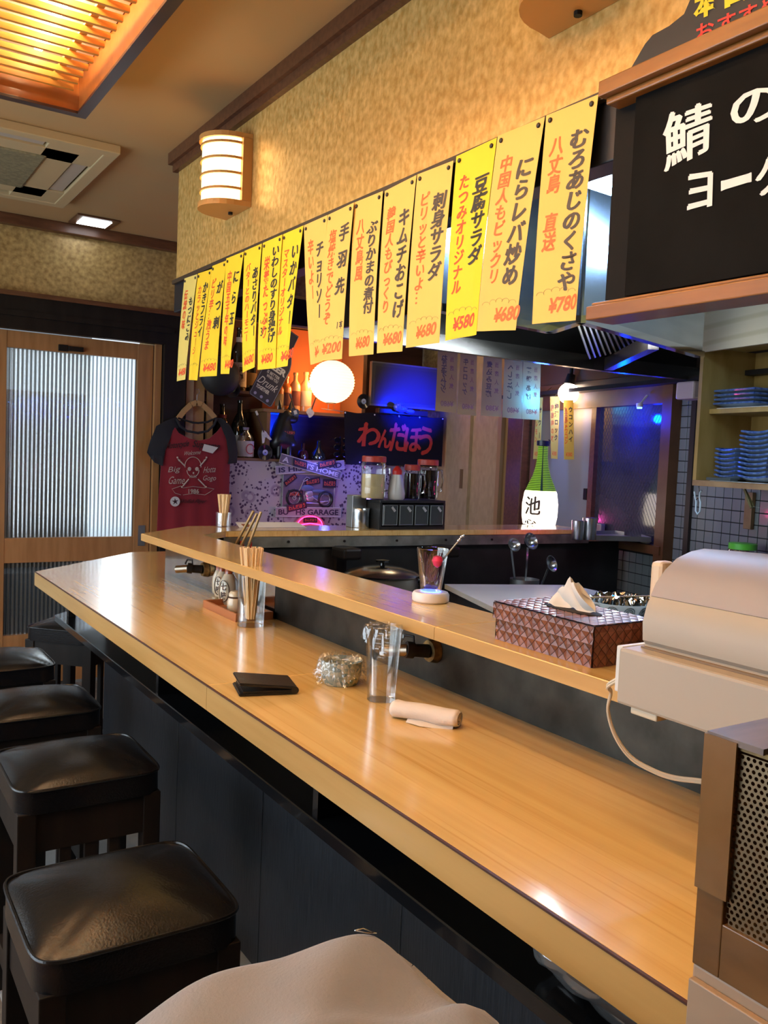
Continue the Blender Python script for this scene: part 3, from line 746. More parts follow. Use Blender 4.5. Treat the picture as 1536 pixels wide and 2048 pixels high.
pmet = mat('perforated_sheet', (.20, .14, .08), .35, metal=.9)
ob('perforated_side', perf(-.05, .404, 1.0, 1.143, .604), pmet, px_, kind='stuff', recalc=False)
ob('perforated_side', perf(-.05, .404, 1.0, 1.143, .75), pmet, px_, kind='stuff', recalc=False)
b = bmesh.new(); bar(b, (.604, .404, 1.144), (.604, -.05, 1.144), .003, .004); ob('bright_rim', b, brass, px_)

# ---------------------------------------------------------------- menu strips
def bil(q, u, v):
    (a, b_, c, d) = q      # TL TR BL BR
    return (a*(1-u)+b_*u)*(1-v)+(c*(1-u)+d*u)*v
YEL = mat('bright_yellow_paper', (.90, .60, .02), .65); CRM = mat('faded_yellow_paper', (.82, .50, .11), .65)
DULL = mat('pale_yellow_paper', (.74, .58, .14), .7)
pen = mat('pencil_line', (.35, .25, .08), .7); pin_m = mat('black_pin', (.03, .018, .012), .3)
orange_ink = mat('faded_red_ink', (.80, .15, .03), .6); dark_ink = mat('brown_black_ink', (.075, .055, .04), .6)
GRP = 'handwritten menu strips pinned under the bulkhead'
def strip(idx, px, title, cap, price, m, label, rmat=red_ink, kmat=black_ink, t0=.12, t1=.78, c0=.14, c1=.7, note=None, X=None, lay=0):
    Xp = 1.180-.0035*lay
    q = [at(*p, x=Xp) for p in px]
    wd = (q[1]-q[0]).length
    sg = 1 if idx % 2 else -1
    def S(u, v, off=0):
        p = bil(q, u, v)
        bend = (.010*math.sin(v*2.6)*(u-.5)*sg + .004*math.sin(PI*u)*v) 
        return Vector((p.x - abs(bend)*1.0 - off - .002*v, p.y, p.z))
    t = thing('menu_strip', label, 'menu strip', (Xp, q[0].y*.5+q[1].y*.5, q[0].z), 0, GRP)
    b = grid(bmesh.new(), lambda u, v: S(u, v), 10, 30); bmesh.ops.recalc_face_normals(b, faces=b.faces)
    bmesh.ops.solidify(b, geom=b.faces[:], thickness=.0004); ob('paper', b, m, t, smooth=True)
    for u in (.10, .90):
        p = S(u, .032); pb = bmesh.new(); ball(pb, p+Vector((-.002, 0, 0)), .0052, 10, 6, (.6, 1, 1)); ob('pin', pb, pin_m, t, smooth=True)
    def column(chars, uc, w, va, vb, name, mm, bold=.045):
        if not chars: return
        b = bmesh.new(); n = len(chars); step = (vb-va)/n
        for k, ch in enumerate(chars):
            if ch == ' ': continue
            vc = va+step*(k+.5); hh = min(step*1.05, .115)
            ww = w
            for q_, dx in enumerate((0, -bold, bold)):      # overlaid strokes make the brush weight
                of = .0009+.00008*q_
                if ch in 'ーー…':       # vertical forms
                    letters(b, ch, lambda x, y: S(uc+(y+dx-.38)*ww, vc+(x-.5)*hh, of), fit=False, bold=.012)
                else:
                    letters(b, ch, lambda x, y: S(uc+(x+dx-.5)*ww, vc-(y-dx*.5-.5)*hh, of), fit=False, bold=.012, shear=.12)
        ob(name, b, mm, t, recalc=False)
    column(title, .72, .40, t0, t1, 'dish_name', kmat, .035)
    column(cap, .28, .28, c0, c1, 'caption', rmat, .02)
    if note:
        b = bmesh.new()
        for s_, (ua, ub, va, vb) in note: letters(b, s_, lambda x, y: S(ua+(ub-ua)*x, vb-(vb-va)*y, .0009), bold=0.01)
        ob('note', b, kmat, t, recalc=False)
    if price:
        b = bmesh.new(); ua, ub = price[1]
        letters(b, price[0], lambda x, y: S(ua+(ub-ua)*x, .955-.075*y-.012*(x-.5), .0009), bold=.03, shear=.06)
        ob('price', b, rmat, t, recalc=False)
    # pencilled cloud round the price
    b = bmesh.new(); pts = []
    for k in range(5):
        for a in range(7):
            aa = PI*(1-a/6); pts.append(S(min(max(.08+.17*(k+.5)+.09*math.cos(aa), .01), .99), .872-.02*math.sin(PI*(k+.5)/5)-.016*math.sin(aa), .0008))
    tube(b, pts, .00045, 3); ob('cloud_outline', b, pen, t)
D = [
 (((369,557),(395,548),(356,763),(373,759)), 'もつにこみ', '伝統の味', ('¥480',(.2,.95)), DULL, 'pale faded yellow menu strip at the far end, price almost gone', 1),
 (((396,547),(424,538),(380,760),(397,761)), 'かきフライ', 'カラッとジューシ', None, YEL, 'narrow bright yellow menu strip second from the far end, folded over', 0),
 (((425,532),(453,521),(401,754),(436,752)), 'がつ刺', 'ピリ辛…激うま', ('¥480',(.2,.9)), YEL, 'bright yellow strip third from the far end, priced ¥480', 0),
 (((453,517),(488,503),(444,748),(461,748)), 'にら玉', '中国五千年の味', ('¥480',(.45,1.3)), YEL, 'bright yellow narrow strip beside the tall sake bottle', 1),
 (((489,502),(524,487),(488,746),(512,734)), 'あさりバター', 'バターとのハーモニー', ('¥680',(.15,.85)), YEL, 'bright yellow menu strip with a curled pointed lower end', 0),
 (((526,486),(565,469),(518,740),(554,737)), 'いわしのすり身揚げ', '栄養たっぷり', ('¥480',(.15,.85)), YEL, 'bright yellow menu strip with the small note 3ケ', 1),
 (((566,469),(607,451),(552,737),(578,732)), 'いかバター', 'マスターオリジナル', ('¥680',(.45,1.5)), YEL, 'bright yellow menu strip reading いかバター left of the gap', 0),
 (((608,451),(655,430),(624,730),(648,724)), 'チョリソー', '辛いよー', ('¥480',(.4,1.3)), CRM, 'faded orange menu strip partly behind the ¥200 strip', 0),
 (((656,430),(708,405),(640,723),(687,718)), '手羽先', '塩焼きでどうぞ', ('¥200',(.15,.92)), CRM, 'faded orange menu strip priced ¥200 above the paper lantern', 2),
 (((709,405),(766,382),(701,713),(750,709)), 'ぶりかまの煮付', '八丈島風', ('¥680',(.25,.85)), CRM, 'faded menu strip just right of the ¥200 one', 0),
 (((770,382),(833,350),(757,707),(808,703)), 'キムチおこげ', '韓国人もびっくり', ('¥680',(.25,.92)), CRM, 'faded menu strip second left of the bright ¥580 one', 0),
 (((835,349),(907,321),(815,696),(882,686)), '刺身サラダ', 'ピリッと辛いよ…', ('¥680',(.28,.9)), CRM, 'faded menu strip directly left of the bright ¥580 one', 0),
 (((913,313),(994,275),(894,682),(956,670)), '豆腐サラダ', 'たつみオリジナル', ('¥580',(.25,.88)), YEL, 'bright yellow menu strip priced ¥580 among the faded ones', 0),
 (((996,272),(1090,233),(957,663),(1035,661)), 'にらレバ炒め', '中国人もビックリ', ('¥680',(.42,1.05)), CRM, 'faded orange menu strip reading にらレバ炒め, second from the blackboard', 0),
 (((1093,231),(1197,189),(1068,649),(1155,641)), 'むろあじのくさや', '八丈島 直送', ('¥780',(.38,.99)), CRM, 'faded orange menu strip priced ¥780 next to the blackboard', 0),
]
for i, (px, ti, ca, pr_, m, lab, lay) in enumerate(D):
    note = None
    if i == 5: note = [('1人前', (.08, .45, .60, .64)), ('3ケ', (.10, .42, .66, .74))]
    if i == 8: note = [('1本', (.68, .95, .74, .80))]
    bright = m is not CRM
    tt = {0: (.2, .62), 1: (.1, .6), 2: (.14, .60), 3: (.1, .62), 4: (.17, .74), 5: (.06, .80), 6: (.1, .70), 7: (.16, .70), 8: (.08, .60), 9: (.16, .74), 10: (.16, .80), 11: (.15, .64), 12: (.16, .62), 13: (.16, .78), 14: (.12, .86)}[i]
    strip(i, px, ti, ca, pr_, m, lab, red_ink if bright else orange_ink, black_ink if bright else dark_ink, tt[0], tt[1], .12, {14: .66, 9: .52, 0: .5, 7: .55}.get(i, .76), note, lay=lay)

# strips hung from the far lintel, seen from behind: the writing shows through mirrored
GR2 = 'menu strips seen from behind on the far lintel'
BK = mixmat('backlit_paper', [('d', (.72, .62, .28), .6, 0), ('l', (.60, .52, .30), .4, 0)]); ghost = mat('ink_seen_through', (.17, .15, .10), .7); ghost2 = mat('red_ink_seen_through', (.38, .22, .16), .7)
BD = [(870, 913, 822, 826, 'ねぎ玉オムレツ', '¥680', 'leftmost strip seen from behind, right of the blue television'),
      (915, 952, 828, 832, '牛コロッケ', '¥480', 'strip seen from behind reading コロッケ mirrored'),
      (962, 1002, 831, 834, '煮込み豆腐', '¥380', 'middle one of the five strips seen from behind'),
      (1005, 1043, 835, 838, 'へしこ焼し', '¥480', 'bluish strip seen from behind, second from the right'),
      (1043, 1079, 838, 840, '若鶏あげ', '¥480', 'strip seen from behind lit cyan at its lower end')]
for i, (x0, x1, yb0, yb1, ti, pr_, lab) in enumerate(BD):
    q = [at(x0+8, 640, y=3.42), at(x1+5, 640, y=3.42), at(x0, yb0, y=3.42), at(x1, yb1, y=3.42)]
    zt = 1.985; q[0].z = q[1].z = zt
    S = lambda u, v, off=0, q=q, i=i: bil(q, u, v)+Vector((0, -off+.006*math.sin(3*v+i)*(u-.5), 0))
    t = thing('menu_strip', lab, 'menu strip', (q[0].x, 3.42, zt), 0, GR2)
    b = grid(bmesh.new(), S, 6, 20); bmesh.ops.solidify(b, geom=b.faces[:], thickness=.0004); ob('paper', b, BK, t, smooth=True)
    b = bmesh.new(); n = len(ti)
    for k, ch in enumerate(ti):
        vc = .30+.46*(k+.5)/n; letters(b, ch, lambda x, y: S(.33-(x-.5)*.30, vc-(y-.5)*.085, .0012), fit=False, bold=.03)
    ob('dish_name', b, ghost, t, recalc=False)
    b = bmesh.new(); letters(b, pr_, lambda x, y: S(.85-.62*x, .93-.07*y, .0012), bold=.02)
    for k, ch in enumerate('当店人気'):
        letters(b, ch, lambda x, y: S(.72-(x-.5)*.22, .34+.11*k-(y-.5)*.07, .0012), fit=False)
    ob('caption', b, ghost2, t, recalc=False)

pk_ = thing('led_puck', 'small blue led light tucked behind the rightmost mirrored strips', 'light', (3.12, 3.50, 1.70))
b = bmesh.new(); cyl(b, (3.12, 3.50, 1.70), (3.12, 3.49, 1.70), .02, n=16); ob('lens', b, mat('led_cyan', (.2, .6, 1), emit=(.05, .35, 1), estr=20), pk_)
b = bmesh.new(); cyl(b, (3.12, 3.515, 1.70), (3.12, 3.50, 1.70), .024, n=16); cyl(b, (3.12, 3.51, 1.71), (3.12, 3.47, 1.93), .003, n=6); ob('housing', b, black_wood, pk_)
light('POINT', 'led_cyan_puck', (3.12, 3.470, 1.69), 6, (.03, .26, 1), .02)

# three narrow drink strips hanging in front of the window
GR3 = 'narrow drink strips hanging at the window'
for i, (p, ti, ca, pr_, lab) in enumerate([
    (((1074,795),(1086,795),(1066,918),(1080,918)), 'サワー', '各種レモン', '¥380', 'narrow yellow drink strip half hidden behind the bottle lamp'),
    (((1100,793),(1120,793),(1102,917),(1115,918)), '梅酒ロック', '南高梅の味', '¥380', 'narrow yellow drink strip left of the glowing globe reading ロック'),
    (((1127,800),(1147,800),(1128,919),(1148,919)), 'ウコンハイ', '宮古島産ウコン', '¥380', 'narrow yellow drink strip below the globe reading ウコンハイ')]):
    q = [wat(*a, off=.14) for a in p]
    S = lambda u, v, off=0, q=q: bil(q, u, v)+IN*off
    t = thing('menu_strip', lab, 'menu strip', q[0], 0, GR3)
    b = grid(bmesh.new(), S, 4, 16); bmesh.ops.solidify(b, geom=b.faces[:], thickness=.0004); ob('paper', b, DULL, t, smooth=True)
    for cs, uc, w_, mm, nm, va, vb in ((ti, .72, .42, black_ink, 'dish_name', .10, .72), (ca, .26, .34, orange_ink, 'caption', .12, .74)):
        b = bmesh.new(); n = len(cs)
        for k, ch in enumerate(cs):
            vc = va+(vb-va)*(k+.5)/n; letters(b, ch, (lambda x, y: S(uc+(y-.38)*w_, vc+(x-.5)*.11, .0012)) if ch == 'ー' else (lambda x, y: S(uc+(x-.5)*w_, vc-(y-.5)*.10, .0012)), fit=False, bold=.04)
        ob(nm, b, mm, t, recalc=False)
    b = bmesh.new(); letters(b, pr_, lambda x, y: S(.2+.65*x, .95-.07*y, .0012), bold=.02); ob('price', b, orange_ink, t, recalc=False)
    b = bmesh.new(); tube(b, [S(.5, 0)+Vector((0, 0, .004)), S(.5, 0)+Vector((0, 0, .06))-IN*.07], .0012, 5); ob('hanging_thread', b, black_wood, t)

# ---------------------------------------------------------------- blackboard and the sign above it
bx = 1.150
bb_ = thing('blackboard', 'black menu chalkboard with orange wood ledges and white brush writing', 'blackboard', (bx, .75, 1.63))
lw2 = mat('orange_ledge_wood', (.20, .070, .010), .35, col2=(.28, .105, .018), scale=4, stretch=(8, 1, 8), coat=.2)
chalk = mat('chalkboard_black', (.0030, .0026, .0025), .75, spec=.10, col2=(.0055, .005, .005), scale=9, detail=8)
ob('back_board', B(1.166, 1.190, .30, 1.103, 1.64, 2.02), mat('board_side_black', (.006, .005, .005), .6, spec=.12), bb_)
ob('panel', B(1.150, 1.166, .30, 1.045, 1.652, 1.985, .001), chalk, bb_)
def ledge(z0, z1, top, name):
    b = B(1.120, 1.190, .28, 1.104, z0, z1, .002)
    if top: box(b, 1.134, 1.19, .28, 1.098, z0-.012, z0, .003)
    else: box(b, 1.128, 1.19, .28, 1.100, z1, z1+.007, .003); 
    return ob(name, b, lw2, bb_)
ledge(1.996, 2.022, True, 'top_ledge'); ledge(1.614, 1.638, False, 'bottom_ledge')
b = bmesh.new(); X_ = bx-.0012
def chalkchar(ch, TL, TR, BL, BR, bold):
    q = [at(*p, x=X_) for p in (TL, TR, BL, BR)]
    bold_letters(b, ch, lambda x, y, z: bil(q, x, 1-y)-Vector((z, 0, 0)), bold)
chalkchar('鯖', (1326, 232), (1424, 200), (1330, 345), (1420, 300), .024)
chalkchar('の', (1462, 190), (1562, 168), (1465, 258), (1560, 232), .03)
chalkchar('ヨ', (1378, 352), (1424, 345), (1376, 425), (1422, 412), .05)
chalkchar('ー', (1443, 362), (1502, 345), (1443, 382), (1502, 364), .02)
chalkchar('グ', (1511, 320), (1575, 300), (1515, 395), (1575, 375), .045)
chalkchar('ルト', (1585, 300), (1660, 270), (1585, 380), (1660, 350), .015)
ob('writing', b, white_ink, bb_, recalc=False)
sg = thing('recommendation_sign', 'black curved signboard with red おすすめ writing above the blackboard', 'sign', (1.19, .85, 2.03))
out = [(1262, 136), (1290, 88), (1305, 70), (1338, 52), (1368, 28), (1380, 0), (1400, -60)]
pts = [at(x, y, x=1.186) for x, y in out]; pts += [Vector((1.186, .40, pts[-1].z)), Vector((1.186, .40, 2.032)), Vector((1.186, pts[0].y, 2.032))]
ob('board', slab(bmesh.new(), pts, (1, 0, 0), .012), mat('sign_black', (.028, .026, .024), .6), sg)
def sgn(chs, m, nm, x0, y0, dx, dy, w_, h_, bold):
    b = bmesh.new()
    for k, ch in enumerate(chs):
        cx, cy = x0+dx*k, y0+dy*k
        q = [at(cx+a*w_/2, cy+c_*h_/2+a*w_/2*dy/dx, x=1.1848) for a, c_ in ((-1, -1), (1, -1), (-1, 1), (1, 1))]
        letters(b, ch, lambda x, y: bil(q, x, 1-y), fit=True, bold=bold)
    ob(nm, b, m, sg, recalc=False)
sgn('おすすめ', mat('sign_red', (.60, .03, .02), .5), 'red_writing', 1410, 62, 43, -17, 36, 36, .02)
sgn('本日', mat('sign_yellow', (.85, .62, .02), .5), 'yellow_writing', 1412, 4, 62, -26, 50, 58, .05)

# ---------------------------------------------------------------- plate cupboard on the right wall
CF = .33   # depth of the cupboard
sL = (wat(1392, 840, off=CF)-A0).dot(DS); sR = sL+1.25
pc = thing('plate_cupboard', 'open wooden wall cupboard holding stacks of blue plates', 'cupboard', wp(sL+.5, CF/2, 1.30), 0)
cw = mat('cupboard_ply', (.26, .155, .035), .5, col2=(.34, .21, .06), scale=5, stretch=(4, 4, 1), bump=.1)
cwe = mat('cupboard_edge', (.30, .18, .08), .5, col2=(.20, .11, .05), scale=12)
wob('side_panel', [(sL, sL+.018, .062, CF-.002, 1.302, 1.83)], cw, pc)
wob('side_panel', [(sR, sR+.018, .062, CF-.002, 1.302, 1.83)], cw, pc)
wob('back_panel', [(sL+.018, sR, .062, .07, 1.322, 1.83)], cw, pc)
wob('bottom_board', [(sL+.001, sR+.017, .01, CF, 1.300, 1.322, .001)], cwe, pc)
wob('top_board', [(sL, sR+.018, .12, CF, 1.83, 1.85)], cw, pc)
SH = 1.598
wob('shelf_board', [(sL+.019, sR-.001, .071, CF-.045, SH-.018, SH)], cw, pc)
grainy = mat('pale_grain_board', (.50, .40, .26), .45)
nt = grainy.node_tree; tc = nt.nodes.new('ShaderNodeTexCoord'); mp = nt.nodes.new('ShaderNodeMapping'); mp.inputs['Scale'].default_value = (1, 1, 3.2)
wv = nt.nodes.new('ShaderNodeTexWave'); wv.wave_type = 'RINGS'; wv.inputs['Scale'].default_value = 1.6; wv.inputs['Distortion'].default_value = 4; wv.inputs['Detail'].default_value = 1.5; wv.inputs['Detail Scale'].default_value = .6
cr = nt.nodes.new('ShaderNodeValToRGB'); cr.color_ramp.elements[0].color = (.42, .33, .20, 1); cr.color_ramp.elements[1].color = (.50, .40, .26, 1); cr.color_ramp.elements[0].position = .05; cr.color_ramp.elements[1].position = .35
nt.links.new(tc.outputs['Object'], mp.inputs[0]); nt.links.new(mp.outputs[0], wv.inputs[0]); nt.links.new(wv.outputs[0], cr.inputs[0]); nt.links.new(cr.outputs[0], nt.nodes['Principled BSDF'].inputs['Base Color'])
wob('fascia_board', [(sL-.004, sR+.02, CF, CF+.015, 1.812, 2.45)], grainy, pc)
# plates: rectangular blue-rimmed dishes
pb_, pg = mat('blue_glaze', (.02, .05, .20), .2, col2=(.10, .16, .32), scale=70, coat=.5), mat('grey_glaze', (.22, .27, .32), .2, coat=.4)
def plate(s, o, z, w_, d_, label, group, curved, src=None):
    c = wp(s, o, z)
    t = thing('plate', label, 'plate', c, 0, group)
    n = 12
    def dish(u, v, off=0):
        a, b_ = 2*u-1, 2*v-1; h = .006+.012*(max(abs(a), abs(b_))**4)*(1+(.5*abs(a)**2 if curved else 0))
        return Vector((0, 0, h+off)) + DS*(a*w_/2*(1-.02*off)) + IN*(b_*d_/2)
    b = grid(bmesh.new(), dish, n, 6); lo = bmesh.new()
    bmesh.ops.recalc_face_normals(b, faces=b.faces); bmesh.ops.solidify(b, geom=b.faces[:], thickness=.0045)
    ob('dish', b, pg, t, smooth=True, local=True)
    b = bmesh.new(); e = [dish(i/n, 0) for i in range(n)]+[dish(1, i/6) for i in range(6)]+[dish(1-i/n, 1) for i in range(n)]+[dish(0, 1-i/6) for i in range(6)]
    tube(b, [p+Vector((0, 0, -.0005)) for p in e], .0042, 6, closed=True); ob('rim', b, pb_, t, smooth=True, local=True)
    return t
def stack(n, s, o, z, w_, d_, dz, what, group, curved):
    p0 = None
    for k in range(n):
        pos = 'lowest plate' if k == 0 else ('topmost plate' if k == n-1 else '%s lowest plate' % ['', 'second', 'third', 'fourth', 'fifth', 'sixth', 'seventh', 'eighth', 'ninth', 'tenth'][k])
        lab = 'blue %s %s' % (pos, what)
        if p0 is None: p0 = plate(s, o, z, w_, d_, lab, group, curved)
        else: dup(p0, wp(s+random.uniform(-.004, .004), o+random.uniform(-.003, .003), z+k*dz), 0, lab)
def s_of(px, py, off): return (wat(px, py, off)-A0).dot(DS)
stack(7, s_of(1472, 930, .22), .21, 1.3235, .10, .13, .0165, 'in the shorter left stack, lower shelf', 'left stack of blue plates', True)
stack(11, s_of(1528, 930, .22), .20, 1.3235, .13, .15, .0165, 'in the taller right stack, lower shelf', 'tall stack of blue plates', True)
stack(4, s_of(1492, 790, .20), .19, SH+.004, .21, .15, .0165, 'in the flat stack, upper shelf', 'upper shelf blue plates', False)
tag(ob('shelf_paper', (lambda b: (WB(b, sL+.06, sL+.55, .10, CF-.043, SH+.0005, SH+.002), b)[1])(bmesh.new()), paper_w), 'white paper sheet under the upper shelf plates', 'paper')
tag(ob('shelf_paper', (lambda b: (WB(b, sL+.10, sL+.55, .25, CF+.004, 1.3225, 1.3232), b)[1])(bmesh.new()), paper_w), 'white paper sheet sticking out under the tall plate stack', 'paper')
sT = s_of(1445, 955, .30)
tr = bmesh.new(); WB(tr, sT-.055, sT+.055, .288, .318, 1.3245, 1.327)
for a in ((sT-.062, sT-.055, .285, .321, 1.325, 1.335), (sT+.055, sT+.062, .285, .321, 1.325, 1.335), (sT-.055, sT+.055, .285, .289, 1.325, 1.335), (sT-.055, sT+.055, .317, .321, 1.325, 1.335)): WB(tr, *a)
tag(ob('small_tray', tr, mat('pewter_tray', (.10, .12, .12), .3, metal=.6)), 'small dark tray lying in front of the lower plates', 'tray')
# switch box, clip hanger, clothes peg
sb = bmesh.new(); WB(sb, *(lambda s: (s-.05, s+.06, .062, .15, 1.66, 1.735))(s_of(1378, 785, .12)), bev=.008)
tag(ob('switch_box', sb, mat('pinkish_plastic', (.45, .36, .33), .4)), 'pinkish plastic switch box beside the cupboard', 'switch box')
h = wp(sL-.02, CF-.05, 1.275)
hg = thing('clip_hanger', 'white plastic clip hanging from the cupboard corner', 'clip', h)
hm = mat('bluish_white_plastic', (.55, .66, .70), .35)
b = bmesh.new(); r_ = [(-.020, .0), (-.014, -.022), (-.006, -.040), (-.006, -.075), (.006, -.088), (.018, -.076), (.018, -.040), (.010, -.022), (.012, -.002), (.02, .006)]
tube(b, [h+DS*a+Vector((0, 0, z)) for a, z in r_], .0035, 6); ob('loop', b, hm, hg, smooth=True)
b = bmesh.new(); tube(b, [h+DS*a+Vector((0, 0, z)) for a, z in ((-.006, -.03), (.004, -.024), (.010, -.024))], .003, 6); tube(b, [h+DS*.012+Vector((0, 0, -.002)), h+DS*.0+Vector((0, 0, .02)), h+DS*.02+Vector((0, 0, .03))], .0012, 5); ob('hook', b, chrome, hg, smooth=True)
bt = bmesh.new(); WB(bt, sL-.035, sL+.005, .006, .025, 1.13, 1.28, bev=.002)
tag(ob('wooden_batten', bt, cwe), 'short worn wooden batten on the tiles behind the clip', 'batten')
h2 = wp(s_of(1488, 990, CF-.03), CF-.03, 1.298)
pg_ = thing('clothes_peg', 'dark olive clothes peg under the plate cupboard', 'peg', h2)
for sg_ in (-1, 1):
    b = bmesh.new(); bar(b, h2, h2+DS*.045+Vector((0, 0, -.065))+IN*.006*sg_, .009, .005, up=IN); ob('jaw', b, mat('olive_plastic', (.10, .085, .03), .4), pg_)
b = bmesh.new(); tube(b, [h2+DS*.045+Vector((0, 0, -.06)), h2+DS*.09+Vector((0, 0, -.064)), h2+DS*.16+Vector((0, 0, -.045))], .0008, 5); ob('wire', b, steel_dull, pg_)

# ---------------------------------------------------------------- far wall: shelf unit and everything on it
def a5(px, py, y=5.0): return at(px, py, y=y)
bs = thing('bottle_shelf', 'dark wooden shelf recess in the far wall behind the bar', 'shelf', (2.75, 5.1, 1.30))
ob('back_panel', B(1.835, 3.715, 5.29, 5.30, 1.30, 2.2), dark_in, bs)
xp = a5(535, 850).x; xq = a5(727, 760).x; zl = a5(500, 783).z; zr = a5(640, 825).z
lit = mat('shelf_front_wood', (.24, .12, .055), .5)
ob('bottom_board', B(1.84, 3.71, 4.985, 5.29, 1.302, 1.318), lit, bs)
ob('partition', B(xp-.012, xp+.012, 4.985, 5.29, 1.318, zr-.02), lit, bs)
ob('partition', B(xq-.014, xq+.014, 4.985, 5.29, zr, 2.19), lit, bs)
ob('shelf_board', B(1.84, xp-.012, 4.985, 5.29, zl-.016, zl), lit, bs)
ob('shelf_board', B(xp-.04, xq+.03, 4.98, 5.29, zr-.02, zr), lit, bs)
ob('side_post', B(1.84, 1.91, 4.978, 5.0, 1.30, 2.12), mat('tan_plank', (.40, .24, .10), .5), bs)
ob('side_post', B(1.93, 1.965, 4.972, 5.0, 1.30, 2.12), mat('tan_plank2', (.30, .17, .07), .5), bs)
org = mat('lantern_tint_backing', (.62, .17, .05), .6)  # orange tint stands in for the lantern's light on the back panel
ob('lantern_tint_backing', B(xp+.09, xq-.015, 5.275, 5.289, zr, 2.19), org, bs)
# floral wallpaper panel below the shelf
flo = mat('floral_wallpaper', (.62, .55, .60), .7)
nt = flo.node_tree; N = nt.nodes; L = nt.links
tc = N.new('ShaderNodeTexCoord'); base = (.44, .40, .43, 1); prev = None
def vor(scale, lo, hi, feat='F1'):
    v = N.new('ShaderNodeTexVoronoi'); v.inputs['Scale'].default_value = scale; v.feature = feat; L.new(tc.outputs['Object'], v.inputs['Vector'])
    r = N.new('ShaderNodeValToRGB'); r.color_ramp.interpolation = 'LINEAR'; e = r.color_ramp.elements
    e[0].position = lo; e[0].color = (1, 1, 1, 1); e[1].position = hi; e[1].color = (0, 0, 0, 1); L.new(v.outputs['Distance'], r.inputs[0]); return r, v
m1, v1 = vor(7, .30, .33); m2, v2 = vor(45, .34, .42)
ns = N.new('ShaderNodeTexNoise'); ns.inputs['Scale'].default_value = 9; L.new(tc.outputs['Object'], ns.inputs[0])
gt = N.new('ShaderNodeMath'); gt.operation = 'GREATER_THAN'; gt.inputs[1].default_value = .47; L.new(ns.outputs['Fac'], gt.inputs[0])
mu = N.new('ShaderNodeMath'); mu.operation = 'MULTIPLY'; L.new(m2.outputs[0], mu.inputs[0]); L.new(gt.outputs[0], mu.inputs[1])
ring = N.new('ShaderNodeValToRGB'); e = ring.color_ramp.elements; e[0].position = .0; e[0].color = (1, 1, 1, 1); e[1].position = .06; e[1].color = (0, 0, 0, 1)
for p_, c_ in ((.15, 0), (.17, .8), (.26, .5), (.29, 0)):
    q_ = ring.color_ramp.elements.new(p_); q_.color = (c_, c_, c_, 1)
L.new(v1.outputs['Distance'], ring.inputs[0])
mx1 = N.new('ShaderNodeMix'); mx1.data_type = 'RGBA'; L.new(mu.outputs[0], mx1.inputs[0]); mx1.inputs[6].default_value = base; mx1.inputs[7].default_value = (.07, .04, .09, 1)
mx2 = N.new('ShaderNodeMix'); mx2.data_type = 'RGBA'; L.new(ring.outputs[0], mx2.inputs[0]); L.new(mx1.outputs[2], mx2.inputs[6]); mx2.inputs[7].default_value = (.22, .16, .24, 1)
L.new(mx2.outputs[2], N['Principled BSDF'].inputs['Base Color'])
b = bmesh.new()
for k in range(3): box(b, 1.84+k*.63, 1.84+k*.63+.626, 4.985, 4.999, .6, 1.30)
struct('wall_floral_panel', b, flo)

def bottle(name, x, y, z, prof, m, label, group=None, parts=(), n=20):
    t = thing(name, label, 'bottle', (x, y, z), 0, group)
    ob('body', lathe(bmesh.new(), prof, n), m, t, smooth=True, local=True)
    for nm, pr, mm in parts: ob(nm, lathe(bmesh.new(), pr, n), mm, t, smooth=True, local=True)
    return t
darkgl = mat('dark_bottle_glass', (.012, .016, .012), .06, coat=1, spec=.8)
lab_w = mat('cream_label', (.55, .52, .47), .7)
def sake(r, h): return [(0, .001), (r*.9, 0), (r, .01), (r, h*.58), (r*.75, h*.68), (r*.36, h*.78), (r*.30, h*.95), (r*.36, h*.96), (r*.36, h), (0, h)]
def lbl(r, z0, z1): return [(r+.0008, z0), (r+.0008, z1)]
z_ = zl
p = a5(478, 700, 5.12)
t = bottle('sake_bottle', p.x, 5.12, zl, sake(.052, .40), darkgl, 'tall dark sake bottle with cream label reading 舞鶴 on the upper shelf', 'sake bottles', [('label', lbl(.052, .03, .18), lab_w), ('neck_label', lbl(.019, .30, .34), lab_w)])
b = bmesh.new()
for k, ch in enumerate('舞鶴'): letters(b, ch, lambda x, y: Vector((-.018+.03*x, -.0538, .115-.045*k+.04*y)), bold=.02)
ob('label_writing', b, black_ink, t, local=True, recalc=False)
b = bmesh.new(); tube(b, [(-.024, -.054, .065), (-.024, -.054, .163), (.018, -.054, .163), (.018, -.054, .065)], .0012, 4, closed=True); ob('label_frame', b, black_ink, t, local=True)
p = a5(441, 730, 5.16); bottle('sake_bottle', p.x, 5.16, zl, sake(.045, .34), darkgl, 'dark sake bottle with white label behind the hanging strips', 'sake bottles', [('label', lbl(.045, .02, .12), lab_w)])
p = a5(502, 730, 5.18); bottle('sake_bottle', p.x, 5.18, zl, sake(.04, .30), darkgl, 'dark bottle right of the 舞鶴 bottle', 'sake bottles', [('label', lbl(.04, .05, .13), mat('brown_label', (.25, .16, .07), .7))])
for px, h, lab, ex in ((411, .34, 'black bottle above the left shoulder of the shirt', None), (444, .33, 'black bottle with a dull red collar above the shirt', 'red'), (479, .36, 'tallest black bottle with pale label below the small record', 'w')):
    p = a5(px, 850, 5.12); r = .05
    parts = []
    if ex == 'red': parts = [('collar', lbl(.026, h*.66, h*.80), mat('dull_red', (.16, .02, .02), .5)), ('label', lbl(r, .05, .14), darkgl)]
    if ex == 'w': parts = [('label', lbl(r, .03, .14), lab_w)]
    bottle('sake_bottle', p.x, 5.12, 1.318, sake(r, h), darkgl, lab, 'sake bottles', parts)
p = a5(491, 890, 5.04)
